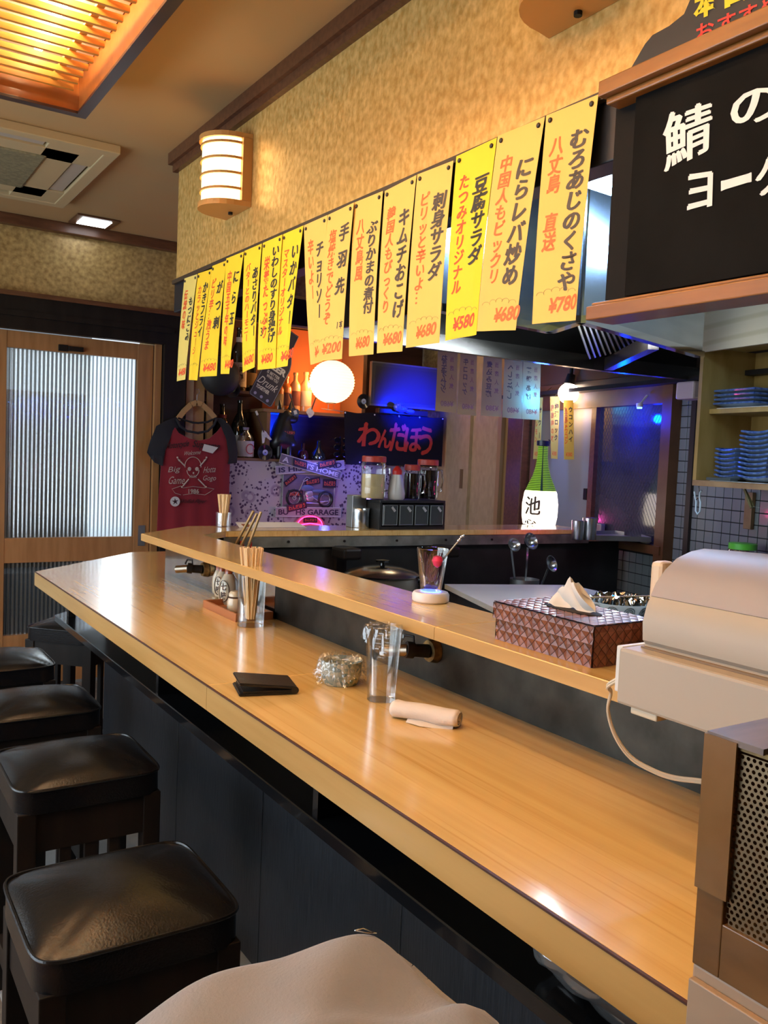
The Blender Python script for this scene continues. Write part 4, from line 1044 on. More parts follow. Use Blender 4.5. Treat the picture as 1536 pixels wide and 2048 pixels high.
clr = mixmat('pale_bottle_glass', [('t', (.8, .75, .7), .6, 0), ('g', (.8, .8, .8), .4, .05)])
t = bottle('sake_bottle', p.x, 5.04, 1.318, [(0, 0), (.05, 0), (.052, .02), (.052, .11), (.042, .14), (.02, .165), (.018, .185)], clr, 'short clear bottle with a white label bearing a pink ring', 'sake bottles',
    [('label', lbl(.0525, .008, .105), mat('white_label', (.60, .56, .60), .6)), ('cap', [(.019, .172), (.02, .19), (0, .191)], mat('lilac_cap', (.30, .25, .38), .4))])
b = bmesh.new(); tube(b, [Vector((.008+.026*math.cos(a), -.0545+.0, .056+.030*math.sin(a))) for a in [i*2*PI/22 for i in range(20)]], .0030, 5); ob('label_ring', b, mat('pink_ring', (.45, .06, .10), .6), t, local=True, smooth=True)
# spirits on the orange-lit shelf
amber = mat('amber_glass', (.45, .13, .03), .08, coat=.8)
pale = mat('pale_spirit', (.50, .30, .16), .10, coat=.8)
for px, r, h, m, lab, lm in ((572, .038, .22, amber, 'amber spirits bottle beside the slogan sign', (.10, .02, .015)), (590, .036, .25, pale, 'tall pale spirits bottle, middle of the orange lit three', (.15, .04, .03)), (611, .040, .26, pale, 'pale spirits bottle nearest the glowing paper lantern', (.55, .50, .38)), (560, .03, .20, amber, 'small amber bottle half behind the slogan sign', (.3, .2, .1))):
    p = a5(px, 790, 5.08)
    bottle('spirits_bottle', p.x, 5.08, zr, [(0, 0), (r, 0), (r, h*.62), (r*.9, h*.70), (r*.38, h*.80), (r*.36, h*.93), (r*.45, h*.94), (r*.45, h), (0, h)], m, lab, 'spirits bottles on the orange lit shelf', [('label', lbl(r, h*.14, h*.52), mat('lab%d' % px, lm, .6))])

# records
def record(px, py, y, r, lab, c1, c2, tilt=0, emit=None):
    p = at(px, py, y=y); t = thing('vinyl_record', lab, 'record', p, 0, 'small vinyl records')
    prof = [(.004, 0), (r*.36, .0), (r*.36, .0025)]
    for k in range(9):
        q = r*(.38+.6*k/9); prof += [(q, .0028), (q+r*.02, .0014)]
    prof += [(r, .002), (r, -.001), (.004, -.001)]
    M_ = Matrix.Rotation(PI/2, 4, 'X') @ Matrix.Rotation(tilt, 4, 'Y')
    b = lathe(bmesh.new(), prof, 32); b.transform(M_); ob('disc', b, mat('vinyl', (.012, .012, .018), .3, coat=.5), t, local=True, smooth=True)
    b = lathe(bmesh.new(), [(.004, .0034), (r*.36, .0034)], 32); b.transform(M_); ob('centre_label', b, mat('rec_label%d' % px, c1, .4, col2=c2, scale=14), t, local=True)
record(465, 778, 4.97, .052, 'small black record with an orange and green label on the shelf edge', (.75, .25, .03), (.03, .40, .10))
record(530, 905, 4.955, .050, 'small record lit blue beside the dog figure', (.55, .55, .7), (.1, .12, .5))
record(727, 803, 4.90, .050, 'small record lit blue right of the paper lantern', (.5, .6, .8), (.2, .3, .6))

# bottle-shaped slogan sign, tilted
sgn_t = thing('slogan_sign', 'tilted black bottle-shaped sign reading IS BETTER WHEN YOU Drunk TOGETHER', 'sign', a5(520, 800, 4.93))
c0_ = a5(520, 801, 4.93); c1_ = a5(590, 668, 4.93); ax = (c1_-c0_); LN = ax.length; ax.normalize(); rx = Vector((ax.z, 0, -ax.x))
def sp(u, v, off=0): return c0_+rx*u+ax*v+Vector((0, -off, 0))
hw = (a5(543, 814, 4.93)-a5(497, 788, 4.93)).length/2
o_ = [(-hw+.01, 0), (hw-.01, 0), (hw, .01), (hw, LN*.55), (hw*.85, LN*.64), (hw*.42, LN*.78), (hw*.36, LN), (-hw*.36, LN), (-hw*.42, LN*.78), (-hw*.85, LN*.64), (-hw, LN*.55), (-hw, .01)]
ob('plate', slab(bmesh.new(), [sp(u, v) for u, v in o_], (0, 1, 0), .008), mat('sign_plum_black', (.035, .03, .045), .5), sgn_t)
b = bmesh.new(); tube(b, [sp(u*.95, v*.985+.002, .001) for u, v in o_], .0012, 4, closed=True); ob('border', b, mat('sign_border', (.3, .3, .32), .5), sgn_t)
b = bmesh.new()
for s_, v0, v1, u0, u1, bo in (('BEER', .43, .52, -.8, .85, .05), ('IS BETTER', .36, .40, -.55, .55, .02), ('WHEN YOU', .31, .35, -.45, .55, .02), ('TOGETHER', .12, .17, -.8, .35, .04)):
    letters(b, s_, lambda x, y: sp(hw*(u0+(u1-u0)*x), LN*(v0+(v1-v0)*y), .0012), bold=bo)
letters(b, 'Drunk', lambda x, y: sp(hw*(-.8+1.6*x), LN*(.19+.10*y), .0012), bold=.0, shear=.12)
ob('lettering', b, mat('sign_letter', (.62, .60, .55), .6), sgn_t, recalc=False)
for k in range(3):
    p = sp(hw*(-.6+.55*k), LN*.05); b = bmesh.new(); cyl(b, p, p+Vector((0, -.002, 0)), .0095, n=16); ob('dot', b, mat('lilac_dot', (.30, .28, .45), .5), sgn_t)

# cap hanging above the shirt
p = a5(440, 752, 4.93); cp = thing('black_cap', 'black cap with a flame print hanging above the shirt', 'cap', p)
b = bmesh.new(); lathe(b, [(.125, 0), (.122, .02), (.10, .05), (.06, .07), (0, .076)], 28); b.transform(Matrix.Rotation(PI/2, 4, 'X') @ Matrix.Diagonal((1, .95, 1, 1))); ob('crown', b, mat('cap_black', (.014, .013, .013), .6), cp, local=True, smooth=True)
b = bmesh.new()
for k in range(9):
    a = -2.2+.26*k; p0 = Vector((.118*math.cos(a), -.012, .112*math.sin(a))); d = Vector((math.cos(a+.5), 0, math.sin(a+.5)))
    b.faces.new([b.verts.new(p0+Vector((0, -.010, 0))+q) for q in (d*.0, Vector((-d.z, 0, d.x))*.012, -d*.03+Vector((0, -.015, 0)))])
ob('flame_print', b, mat('flame_red', (.40, .06, .02), .6), cp, local=True)

# t-shirt on its hanger
ts = thing('tshirt', 'red t-shirt with black raglan sleeves and skull print on a hanger', 't-shirt', a5(385, 1000, 4.90))
YS = 4.90
def sheet(outline, y, m, name, parent, dome=.02, n=26, th=.004):
    P_ = [at(px, py, y=y) for px, py in outline]
    from mathutils.geometry import delaunay_2d_cdt
    ol = []
    for i, q in enumerate(P_):
        r = P_[(i+1) % len(P_)]; k_ = max(1, int((r-q).length/.025)); ol += [(q.x+(r.x-q.x)*j/k_, q.z+(r.z-q.z)*j/k_) for j in range(k_)]
    pts2 = [Vector(p_) for p_ in ol]; x_0, x_1 = min(p_[0] for p_ in ol), max(p_[0] for p_ in ol); z_0, z_1 = min(p_[1] for p_ in ol), max(p_[1] for p_ in ol)
    for i in range(int((x_1-x_0)/.025)):
        for j in range(int((z_1-z_0)/.025)): pts2.append(Vector((x_0+.0125+.025*i, z_0+.0125+.025*j)))
    vo, eo, fo, _, _, _ = delaunay_2d_cdt(pts2, [], [list(range(len(ol)))], 1, 1e-5)
    b = bmesh.new(); vv = [b.verts.new((v_.x, y, v_.y)) for v_ in vo]
    for f_ in fo: b.faces.new([vv[i] for i in f_])
    xs = [q.x for q in P_]; zs = [q.z for q in P_]; cx = (min(xs)+max(xs))/2; hw_ = (max(xs)-min(xs))/2
    for v in b.verts:
        u = (v.co.x-cx)/hw_; v.co.y -= dome*(1-u*u)+.006*math.sin(14*u+3*v.co.z)*(1.9-v.co.z)
    bmesh.ops.delete(b, geom=[v_ for v_ in b.verts if not v_.link_faces], context='VERTS')
    ex = bmesh.ops.extrude_face_region(b, geom=b.faces[:]); bmesh.ops.translate(b, vec=(0, th, 0), verts=[g for g in ex['geom'] if isinstance(g, bmesh.types.BMVert)])
    return ob(name, b, m, parent, smooth=True)
redc = mat('dark_red_jersey', (.20, .006, .014), .85, sheen=.2); blkc = mat('black_jersey', (.012, .012, .016), .85)
sheet([(344, 848), (356, 866), (376, 877), (396, 881), (416, 877), (432, 864), (443, 850), (455, 880), (460, 915), (458, 990), (462, 1090), (312, 1090), (316, 1000), (322, 935), (318, 905), (328, 870)], YS, redc, 'body', ts)
sheet([(352, 834), (362, 852), (345, 862), (330, 900), (324, 932), (308, 925), (294, 905), (301, 880), (312, 852), (330, 842)], YS-.006, blkc, 'sleeve', ts, .012)
sheet([(431, 836), (440, 850), (452, 880), (457, 915), (455, 928), (474, 926), (476, 905), (470, 872), (458, 850), (442, 836)], YS-.006, blkc, 'sleeve', ts, .012)
b = bmesh.new(); nk = [at(px, py, y=YS-.018) for px, py in ((353, 838), (360, 852), (374, 862), (396, 866), (416, 862), (428, 850), (433, 838))]; tube(b, nk, .007, 8); ob('neckband', b, blkc, ts, smooth=True)
nk2 = [at(px, py, y=YS+.012) for px, py in ((356, 836), (385, 845), (396, 846), (415, 844), (431, 836))]
b = bmesh.new(); tube(b, nk2, .006, 8); ob('back_neckband', b, blkc, ts, smooth=True)
def onshirt(px, py): return at(px, py, y=YS-.030)
def shtext(chs, x0, y0, x1, y1, m, nm, bold=.01, shear=0, slope=0):
    b = bmesh.new(); letters(b, chs, lambda x, y: onshirt(x0+(x1-x0)*x, y1+(y0-y1)*y+slope*x), bold=bold, shear=shear); return ob(nm, b, m, ts, recalc=False)
ivory = mat('worn_ivory_print', (.42, .33, .28), .8); bprint = mat('black_print', (.03, .006, .008), .8)
shtext('Motorcycle', 333, 886, 378, 902, bprint, 'print_lettering', .02, .1, -6); shtext('Supreme', 386, 880, 440, 898, bprint, 'print_lettering', .02, .1, 6)
shtext('Big', 337, 934, 360, 948, ivory, 'print_lettering', 0, .15, -2); shtext('Game', 338, 953, 370, 968, ivory, 'print_lettering', 0, .15)
shtext('Hotta', 408, 934, 432, 946, ivory, 'print_lettering', 0, .15, -2); shtext('Gogo', 406, 951, 432, 964, ivory, 'print_lettering', 0, .15)
shtext('1986', 377, 978, 398, 987, ivory, 'print_lettering', .02); shtext('Wolfish Player', 360, 998, 412, 1009, bprint, 'print_lettering', .01, .15)
shtext('Welcome', 368, 903, 402, 911, ivory, 'print_lettering', 0, .1, -3)
b = bmesh.new()
def ell(cx, cy, rx_, ry_, r=.0018, a0=0, a1=2*PI): tube(b, [onshirt(cx+rx_*math.cos(a0+(a1-a0)*k/20), cy+ry_*math.sin(a0+(a1-a0)*k/20)) for k in range(21)], r, 4)
ell(386, 932, 16, 18, .002, PI*.95, PI*2.05); ell(386, 940, 12, 14, .002, 0, PI)
for x0, y0, x1, y1 in ((356, 918, 410, 972), (412, 918, 366, 972)): tube(b, [onshirt(x0, y0), onshirt((x0*3+x1)/4, (y0*3+y1)/4)], .004, 6); tube(b, [onshirt((x0+x1*3)/4, (y0+y1*3)/4), onshirt(x1, y1)], .004, 6)
for cx, cy in ((355, 915), (359, 921), (413, 915), (409, 921), (364, 974), (412, 974)): ball(b, onshirt(cx, cy), .006, 8, 6)
for k in range(5): tube(b, [onshirt(380+3*k, 950), onshirt(380+3*k, 956)], .0012, 4)
for pts_ in (((362, 972), (344, 978), (350, 986), (362, 990)), ((408, 974), (428, 978), (420, 984), (410, 990)), ((366, 976), (386, 973), (410, 976)), ((366, 990), (386, 987), (410, 990))): tube(b, [onshirt(*q) for q in pts_], .0015, 4)
ob('skull_print', b, ivory, ts, smooth=True)
b = bmesh.new(); ball(b, onshirt(379, 938), .012, 10, 6, (1, .1, 1)); ball(b, onshirt(394, 938), .012, 10, 6, (1, .1, 1)); ball(b, onshirt(387, 946), .005, 8, 6, (1, .1, 1.3)); ob('skull_face', b, ivory, ts, smooth=True)
b = bmesh.new(); q = onshirt(350, 1003); cyl(b, q, q+Vector((0, -.002, 0)), .029, n=24); ob('round_badge', b, mat('badge_white', (.55, .52, .5), .7), ts)
b = bmesh.new(); star = []
for k in range(10):
    r_ = .022 if k % 2 == 0 else .007; a = PI/2+k*PI/5+.1; star.append(q+Vector((r_*math.cos(a), -.0026, r_*math.sin(a))))
b.faces.new([b.verts.new(s_) for s_ in star]); ob('badge_star', b, bprint, ts)
b = bmesh.new(); b.faces.new([b.verts.new(onshirt(*s_)+Vector((0, -.002, 0))) for s_ in ((408, 888), (436, 895), (425, 907), (404, 901))]); ob('wing_patch', b, MATS['badge_white'], ts)
hgw = mat('beech_hanger', (.42, .24, .09), .4); ch = thing('clothes_hanger', 'beech wooden clothes hanger holding the t-shirt', 'hanger', a5(393, 800, 4.92))
b = bmesh.new(); cc = [at(px, py, y=4.915) for px, py in ((356, 838), (368, 822), (382, 809), (393, 805), (404, 809), (418, 822), (430, 836))]
for p0, p1 in zip(cc, cc[1:]): bar(b, p0, p1, .012, .030, up=(0, 0, 1))
ob('shoulders', b, hgw, ch)
b = bmesh.new(); hk = at(394, 800, y=4.915); tube(b, [hk+Vector((0, 0, -.01)), hk+Vector((0, 0, .03)), hk+Vector((.015, 0, .045)), hk+Vector((.008, 0, .065)), hk+Vector((-.01, 0, .06))], .002, 6); ob('hook', b, steel_dull, ch, smooth=True)

# paper lantern and the bulb globe
lp = a5(664, 764, 4.80); pl_ = thing('paper_lantern', 'round glowing ribbed paper lantern in front of the shelf', 'lantern', lp, 0)
prof = []
R_ = .142
for k in range(41):
    a = -PI/2*.86+PI*.86*k/40; prof.append((R_*math.cos(a)*(1+.022*math.cos(PI*k)), R_*.95*math.sin(a)))
lant_m = mat('lantern_paper', (1, .85, .6), .7, emit=(1, .70, .36), estr=2.0)
ob('paper_shade', lathe(bmesh.new(), prof, 40), lant_m, pl_, smooth=True, local=True)
b = bmesh.new()
for zz in (prof[0], prof[-1]): tube(b, [Vector((zz[0]*math.cos(a), zz[0]*math.sin(a), zz[1])) for a in [i*2*PI/24 for i in range(24)]], .003, 6, closed=True)
ob('wire_ring', b, steel_dull, pl_, local=True, smooth=True)
b = bmesh.new(); zb = -.142; tube(b, [(-.02, 0, zb), (-.02, 0, zb-.035), (-.07, 0, zb-.03), (.09, 0, zb-.04), (.02, 0, zb-.03), (.02, 0, zb)], .0018, 5); tube(b, [(0, 0, .15), (0, 0, .30)], .002, 5); ob('wire_stand', b, steel_dull, pl_, local=True, smooth=True)
light('POINT', 'lantern_glow', lp+Vector((0, .20, .02)), 6, (1, .42, .12), .05)
gp = at(1137, 787, y=3.36); gl = thing('globe_lamp', 'small glowing globe lamp hanging at the far end of the kitchen', 'lamp', gp)
b = bmesh.new(); ball(b, (0, 0, 0), .055, 24, 16); ob('globe', b, mat('globe_glow', (1, .9, .75), .5, emit=(1, .80, .62), estr=14), gl, local=True, smooth=True)
b = bmesh.new(); cyl(b, (.0, 0, .048), (.012, 0, .10), .028, .022, 16); cyl(b, (.012, 0, .10), (.012, 0, .135), .01, n=8); ob('socket', b, black_wood, gl, local=True, smooth=True)
b = bmesh.new(); tube(b, [(.012, 0, .13), (.02, .02, .16), (.012, .03, .18), (.01, .09, .215)], .004, 6); ob('cord', b, black_wood, gl, local=True, smooth=True)
light('POINT', 'globe_glow', gp+Vector((0, -.005, -.10)), 1.6, (1, .62, .35), .04)
b = bmesh.new(); q = [at(x, y, y=3.30) for x, y in ((1171, 787), (1170, 800), (1176, 814), (1182, 822), (1190, 812), (1194, 800), (1196, 790))]
tube(b, q, .003, 6); tag(ob('blue_cord', b, mat('blue_cord', (.03, .03, .8), .4), smooth=True), 'thin blue looped cord hanging beside the globe lamp', 'cord')

# television, soft blue ornament, banner
tv = thing('television', 'flat television with grey frame lit blue, above the dark banner', 'television', a5(820, 815, 4.88))
q0, q1 = at(743, 722, y=4.88), at(744, 811, y=4.88); tx0, tz1, tz0 = q0.x, q0.z, q1.z; tx1 = tx0+.60
b = B(tx0, tx1, 4.87, 4.90, tz0, tz1, .003); ob('casing', b, mat('tv_grey', (.05, .05, .055), .4), tv)
ob('screen', B(tx0+.028, tx1-.028, 4.868, 4.8705, tz0+.035, tz1-.03), mat('tv_screen', (.035, .035, .05), .32), tv)
for a in ((tx0, tx1, tz1-.010, tz1), (tx0, tx1, tz0, tz0+.012)): ob('frame_edge', B(a[0], a[1], 4.866, 4.8695, a[2], a[3]), mat('tv_edge', (.10, .10, .11), .3), tv)
ob('soundbar', B(tx0+.05, tx0+.45, 4.84, 4.89, tz0-.05, tz0-.012, .006), mat('soundbar_black', (.008, .008, .01), .4), tv)
ob('neck', B(tx0+.22, tx0+.36, 4.90, 4.98, tz0-.05, tz0+.10), black_wood, tv)
orn = at(803, 818, y=4.82); b = bmesh.new(); ball(b, orn, .045, 16, 10, (1.0, .7, .55)); ball(b, orn+Vector((.065, 0, -.012)), .034, 14, 8, (1.2, .7, .45)); ball(b, orn+Vector((-.03, 0, .01)), .03, 14, 8)
tag(ob('glass_ornament', b, mat('blue_glass_lump', (.05, .10, .75), .15, coat=.5), smooth=True), 'blue glowing glass ornament below the television', 'ornament')
bn = thing('shop_banner', 'dark navy cloth banner with brush lettering わんだほう', 'banner', a5(790, 930, 4.86))
qn = [at(688, 822, y=4.86), at(888, 835, y=4.86), at(691, 929, y=4.86), at(884, 933, y=4.86)]
def Bn(u, v, off=0): return bil(qn, u, v)+Vector((0, -off+.006*math.sin(7*u)*v, -.008*math.sin(PI*4*u)**2*(1-v)))
b = grid(bmesh.new(), Bn, 40, 12); bmesh.ops.solidify(b, geom=b.faces[:], thickness=.001); ob('cloth', b, mat('navy_cloth', (.012, .012, .035), .8), bn, smooth=True)
b = bmesh.new(); inkr = mat('banner_red', (.50, .04, .03), .6)
for ch_, u0, u1, v0, v1 in (('わ', .13, .34, .20, .64), ('ん', .33, .45, .30, .66), ('だ', .44, .60, .18, .72), ('ほ', .59, .76, .24, .72), ('う', .74, .88, .22, .78)):
    bold_letters(b, ch_, lambda x, y, z: Bn(u0+(u1-u0)*x, v1+(v0-v1)*y, .0018+z), .045, .1)
ob('lettering', b, inkr, bn, recalc=False)
for u, v in ((.01, .03), (.29, .03), (.53, .03), (.74, .03), (.985, .03), (.14, .95)):
    p = Bn(u, v, .003); b = bmesh.new(); ball(b, p, .006, 8, 6, (1, .5, 1)); ob('grommet', b, mat('pearl', (.5, .5, .7), .3), bn, smooth=True)
for px, py in ((706, 933), (717, 920)):
    pass
b = bmesh.new(); q = [wat(x, y, off=.02) for x, y in ((906, 790), (902, 835), (893, 880), (889, 920), (886, 945))]; tube(b, q, .006, 6)
tag(ob('white_cable', b, white_pl, smooth=True), 'white cable running down beside the dark banner', 'cable')

# dog figure
def skin(name, V_, E_, R, m, parent, sub=2):
    me = bpy.data.meshes.new('s'); me.from_pydata([tuple(v) for v in V_], E_, []); o = bpy.data.objects.new('s', me); COL.objects.link(o)
    o.modifiers.new('k', 'SKIN'); sv = me.skin_vertices[0].data
    for i, r in enumerate(R): sv[i].radius = (r, r)
    sv[0].use_root = True
    s_ = o.modifiers.new('u', 'SUBSURF'); s_.levels = sub
    bpy.context.view_layer.update(); dg = bpy.context.evaluated_depsgraph_get()
    m2 = bpy.data.meshes.new_from_object(o.evaluated_get(dg)); b = bmesh.new(); b.from_mesh(m2); bpy.data.objects.remove(o)
    return ob(name, b, m, parent, smooth=2, local=True)
dgp = a5(560, 925, 5.02); dgp.z = 1.318
dog = thing('dog_figure', 'black sitting dog figure with pointed ears in the blue lit alcove', 'dog figure', dgp)
kx = 1.0
V_ = [(0, .02, .05), (0, .0, .12), (.005, -.01, .19), (.01, -.01, .25), (.03, -.015, .285), (.075, -.02, .265), (.105, -.02, .258), (.035, -.05, .0), (.035, -.045, .10), (-.035, -.05, .0), (-.03, -.045, .10), (-.05, .02, .02), (.055, .02, .02), (-.06, -.04, .008), (.07, -.04, .008)]
E_ = [(0, 1), (1, 2), (2, 3), (3, 4), (4, 5), (5, 6), (2, 8), (8, 7), (2, 10), (10, 9), (0, 11), (0, 12), (11, 13), (12, 14)]
R_d = [.088, .082, .072, .056, .062, .040, .028, .016, .022, .016, .022, .034, .034, .018, .018]
dogm = mat('black_resin', (.010, .010, .012), .35)
skin('body', V_, E_, R_d, dogm, dog)
for x, tip in ((-.012, -.022), (.052, .06)):
    b = bmesh.new(); cyl(b, (x, -.01, .305), (tip, -.01, .375), .020, .003, 10); b.transform(Matrix.Identity(4)); ob('ear', b, dogm, dog, local=True, smooth=True)
b = bmesh.new(); box(b, .060, .066, -.06, .03, .268, .290, .002); box(b, .035, .064, -.058, -.052, .278, .286); ob('sunglasses', b, black_gloss, dog, local=True)
def sticker(o_, du, dv, parent, nm='name_sticker'):
    n_ = Vector(du).cross(Vector(dv)).normalized(); o_ = Vector(o_); du = Vector(du); dv = Vector(dv)
    b = bmesh.new(); slab(b, [o_, o_+du, o_+du+dv, o_+dv], n_, .0012); st = ob(nm, b, mat('sticker_black', (.02, .01, .02), .5), parent)
    b = bmesh.new(); letters(b, 'わんだほう', lambda x, y: o_+n_*.0022+du*(.08+.84*x)+dv*(.2+.6*y), bold=.03); ob('sticker_writing', b, mat('sticker_red', (.62, .10, .04), .5), st, recalc=False)
sticker(dgp+Vector((-.02, -.075, .155)), (.085, 0, 0), (0, 0, .03), dog)
light('SPOT', 'alcove_glow', (dgp.x+.0, 5.12, 1.46), 70, (0, .015, 1), .02, target=(dgp.x+.0, 5.29, 1.60), spot=2.6, blend=.8)

# mini guitars
def guitar(px, py, y, label, ang, L_, body, flying=False):
    p = at(px, py, y=y); t = thing('mini_guitar', label, 'guitar ornament', p, 0, 'miniature guitars on the shelf edge')
    R3 = Matrix.Rotation(ang, 4, 'Y')
    b = bmesh.new()
    if flying: pts = [(0, .03), (.014, .012), (.034, -.050), (.022, -.050), (0, -.018), (-.022, -.050), (-.034, -.050), (-.014, .012)]
    else: pts = [(.022*math.cos(a)*(1+.25*math.cos(2*a+.3)), .030*math.sin(a)-.01+.006*math.cos(3*a)) for a in [k*2*PI/22 for k in range(22)]]
    slab(b, [(x, 0, z) for x, z in pts], (0, 1, 0), .008); b.transform(R3); ob('body', b, body, t, local=True)
    b = B(-.0035, .0035, -.003, .004, .012, L_); b.transform(R3); ob('neck', b, mat('rosewood', (.06, .03, .02), .5), t, local=True)
    b = B(-.007, .007, -.003, .004, L_, L_+.028, .002); b.transform(R3); ob('headstock', b, body, t, local=True)
    b = B(-.012, .010, -.0035, -.0, -.022, .004, .001); b.transform(R3); ob('pickguard', b, mat('pearl_guard', (.5, .5, .5), .4), t, local=True)
wg = mat('ivory_guitar', (.58, .55, .52), .3); bg_ = mat('black_guitar', (.03, .03, .05), .3)
guitar(590, 822, 4.955, 'black and white miniature guitar clipped under the spirits bottles', -.35, .085, bg_)
guitar(622, 822, 4.955, 'white miniature guitar clipped left of the lantern stand', .35, .10, wg)
guitar(529, 868, 4.955, 'white V-shaped miniature guitar beside the blue alcove', -.42, .125, wg, True)

# dark decanter, sunglasses rack
p = a5(637, 905, 5.05); bottle('decanter', p.x, 5.05, 1.318, [(0, 0), (.045, 0), (.05, .02), (.042, .05), (.014, .085), (.011, .13), (.016, .135), (0, .14)], darkgl, 'dark bell-shaped bottle between the dog figure and the sunglasses')
p = a5(606, 905, 5.10); bottle('decanter', p.x, 5.10, 1.318, [(0, 0), (.035, 0), (.038, .03), (.03, .06), (.012, .07), (.012, .11), (0, .112)], mat('dark_red_glass', (.06, .01, .015), .08, coat=1), 'small dark red bottle beside the dog figure')
rk = a5(679, 925, 5.02); rk.z = 1.318
sr = thing('sunglasses_rack', 'rack stand for sunglasses behind the banner edge', 'rack', rk)
b = bmesh.new(); cyl(b, (0, 0, 0), (0, 0, .165), .004, n=8); cyl(b, (0, 0, 0), (0, 0, .006), .05, n=20); ob('stand', b, black_gloss, sr, local=True)
sgp = None
for k in range(3):
    z = .045+.048*k; lab = 'black sunglasses on the %s rung of the rack' % ['lowest', 'middle', 'top'][k]
    t = thing('sunglasses', lab, 'sunglasses', rk+Vector((0, -.012, z)), 0, 'sunglasses on the rack')
    for sx in (-1, 1):
        b = bmesh.new(); ball(b, (sx*.033, -.006, 0), .026, 16, 10, (1, .12, .72)); ob('lens', b, mat('shade_lens', (.006, .006, .01), .05, coat=1), t, local=True, smooth=True)
        b = bmesh.new(); tube(b, [(sx*.058, -.004, .006), (sx*.060, .03, .004), (sx*.058, .05, -.006)], .002, 5); ob('temple', b, black_gloss, t, local=True)
    b = bmesh.new(); tube(b, [(-.01, -.007, .006), (0, -.010, .009), (.01, -.007, .006)], .002, 5); ob('bridge', b, black_gloss, t, local=True)

# motorcycle picture and the three tin plates
def plate_sign(c, text, label, m, tm, y, bold=.03, pad=(.04, .96), tv_=(.18, .80)):
    q = [at(*p_, y=y) for p_ in c]
    t = thing('tin_sign', label, 'sign', q[0].lerp(q[3], .5), 0, 'tin slogan signs on the wallpaper')
    ob('plate', slab(bmesh.new(), [q[0], q[1], q[3], q[2]], (0, 1, 0), .003), m, t)
    b = bmesh.new(); tube(b, [q[0], q[1], q[3], q[2]], .0028, 4, closed=True); ob('raised_border', b, mat('tin_border', (.50, .50, .52), .4), t)
    b = bmesh.new(); letters(b, text, lambda x, y_: bil(q, pad[0]+(pad[1]-pad[0])*x, tv_[1]+(tv_[0]-tv_[1])*y_)+Vector((0, -.0014, 0)), bold=bold); ob('lettering', b, tm, t, recalc=False)
    return t, q
tin = mat('dark_tin', (.13, .11, .13), .45); tinl = mat('tin_light', (.55, .53, .55), .45); tinp = mat('pale_tin', (.36, .33, .36), .45)
t, q = plate_sign([(551, 933), (688, 921), (552, 949), (689, 938)], 'IS HIS     ROAD', 'lower of the two crossed tin plates, tilted up to the right', tinp, mat('tin_black', (.03, .02, .05), .5), 4.955)
t, q = plate_sign([(563, 907), (683, 944), (558, 925), (679, 959)], "A      N'S HOME", "upper crossed tin plate reading A N'S HOME sloping down right", tin, tinl, 4.945)
sticker(bil(q, .22, .9)+Vector((0, -.004, 0)), bil(q, .44, .75)-bil(q, .22, .75), Vector((.0, 0, .05)), t)
sticker(bil(q, .62, .5)+Vector((0, -.004, 0)), Vector((.13, 0, .03)), Vector((-.008, 0, .045)), t)
t, q = plate_sign([(551, 1015), (682, 1016), (551, 1033), (681, 1034)], 'BU   HS GARAGE', 'tin plate reading BU HS GARAGE under the motorcycle picture', tinp, MATS['tin_black'], 4.955)
sticker(bil(q, .17, .55)+Vector((0, -.004, 0)), Vector((.14, 0, .03)), Vector((-.008, 0, .045)), t)
q = [at(*p_, y=4.97) for p_ in ((567, 947), (670, 951), (564, 1014), (667, 1016))]
mp_ = thing('motorcycle_picture', 'framed tin picture of a motorcycle between the slogan plates', 'picture', bil(q, .5, 1))
ob('panel', slab(bmesh.new(), [q[0], q[1], q[3], q[2]], (0, 1, 0), .004), mat('picture_ground', (.11, .09, .12), .4, col2=(.18, .15, .20), scale=8), mp_)
b = bmesh.new(); tube(b, [q[0], q[1], q[3], q[2]], .0030, 4, closed=True); ob('frame', b, mat('tin_border', (.5, .5, .52)), mp_)
Q = lambda u, v: bil(q, u, v)+Vector((0, -.004, 0))
def ringp(b, cu, cv, r, rr=.003, n=20): tube(b, [Q(cu, cv)+Vector((r*math.cos(2*PI*k/n), 0, r*math.sin(2*PI*k/n))) for k in range(n)], rr, 5, closed=True)
for cu_, cv_, r_a, r_b in ((.22, .72, .052, .007), (.82, .74, .050, .009)): b = bmesh.new(); ringp(b, cu_, cv_, r_a, r_b); ob('tyre', b, mat('picture_black', (.012, .012, .015), .4), mp_, smooth=True)
b = bmesh.new(); ringp(b, .22, .72, .038, .002); ringp(b, .22, .72, .012); ringp(b, .82, .74, .034, .002)
tube(b, [Q(.22, .72), Q(.32, .45), Q(.38, .22), Q(.46, .16)], .004, 6); tube(b, [Q(.16, .50), Q(.24, .46), Q(.32, .56)], .004, 5); tube(b, [Q(.40, .62), Q(.44, .86), Q(.70, .88), Q(.82, .80)], .005, 6); tube(b, [Q(.58, .70), Q(.72, .82), Q(.88, .80)], .004, 6)
ball(b, Q(.50, .60), .030, 12, 8, (1, .2, .9)); ball(b, Q(.52, .72), .026, 12, 8, (1.2, .2, .8)); tube(b, [Q(.37, .20), Q(.44, .08), Q(.50, .12)], .003, 5)
ob('motorcycle_chrome', b, mat('picture_chrome', (.55, .52, .55), .3, metal=.6), mp_, smooth=True)
b = bmesh.new(); ball(b, Q(.46, .42), .040, 14, 8, (1.2, .15, .55)); ball(b, Q(.68, .50), .035, 14, 8, (1.4, .15, .35)); ball(b, Q(.84, .56), .030, 14, 8, (1.4, .15, .35)); ball(b, Q(.64, .70), .02, 10, 6, (1.5, .15, .8)); ob('motorcycle_tank', b, mat('picture_blue', (.10, .14, .25), .3), mp_, smooth=True)
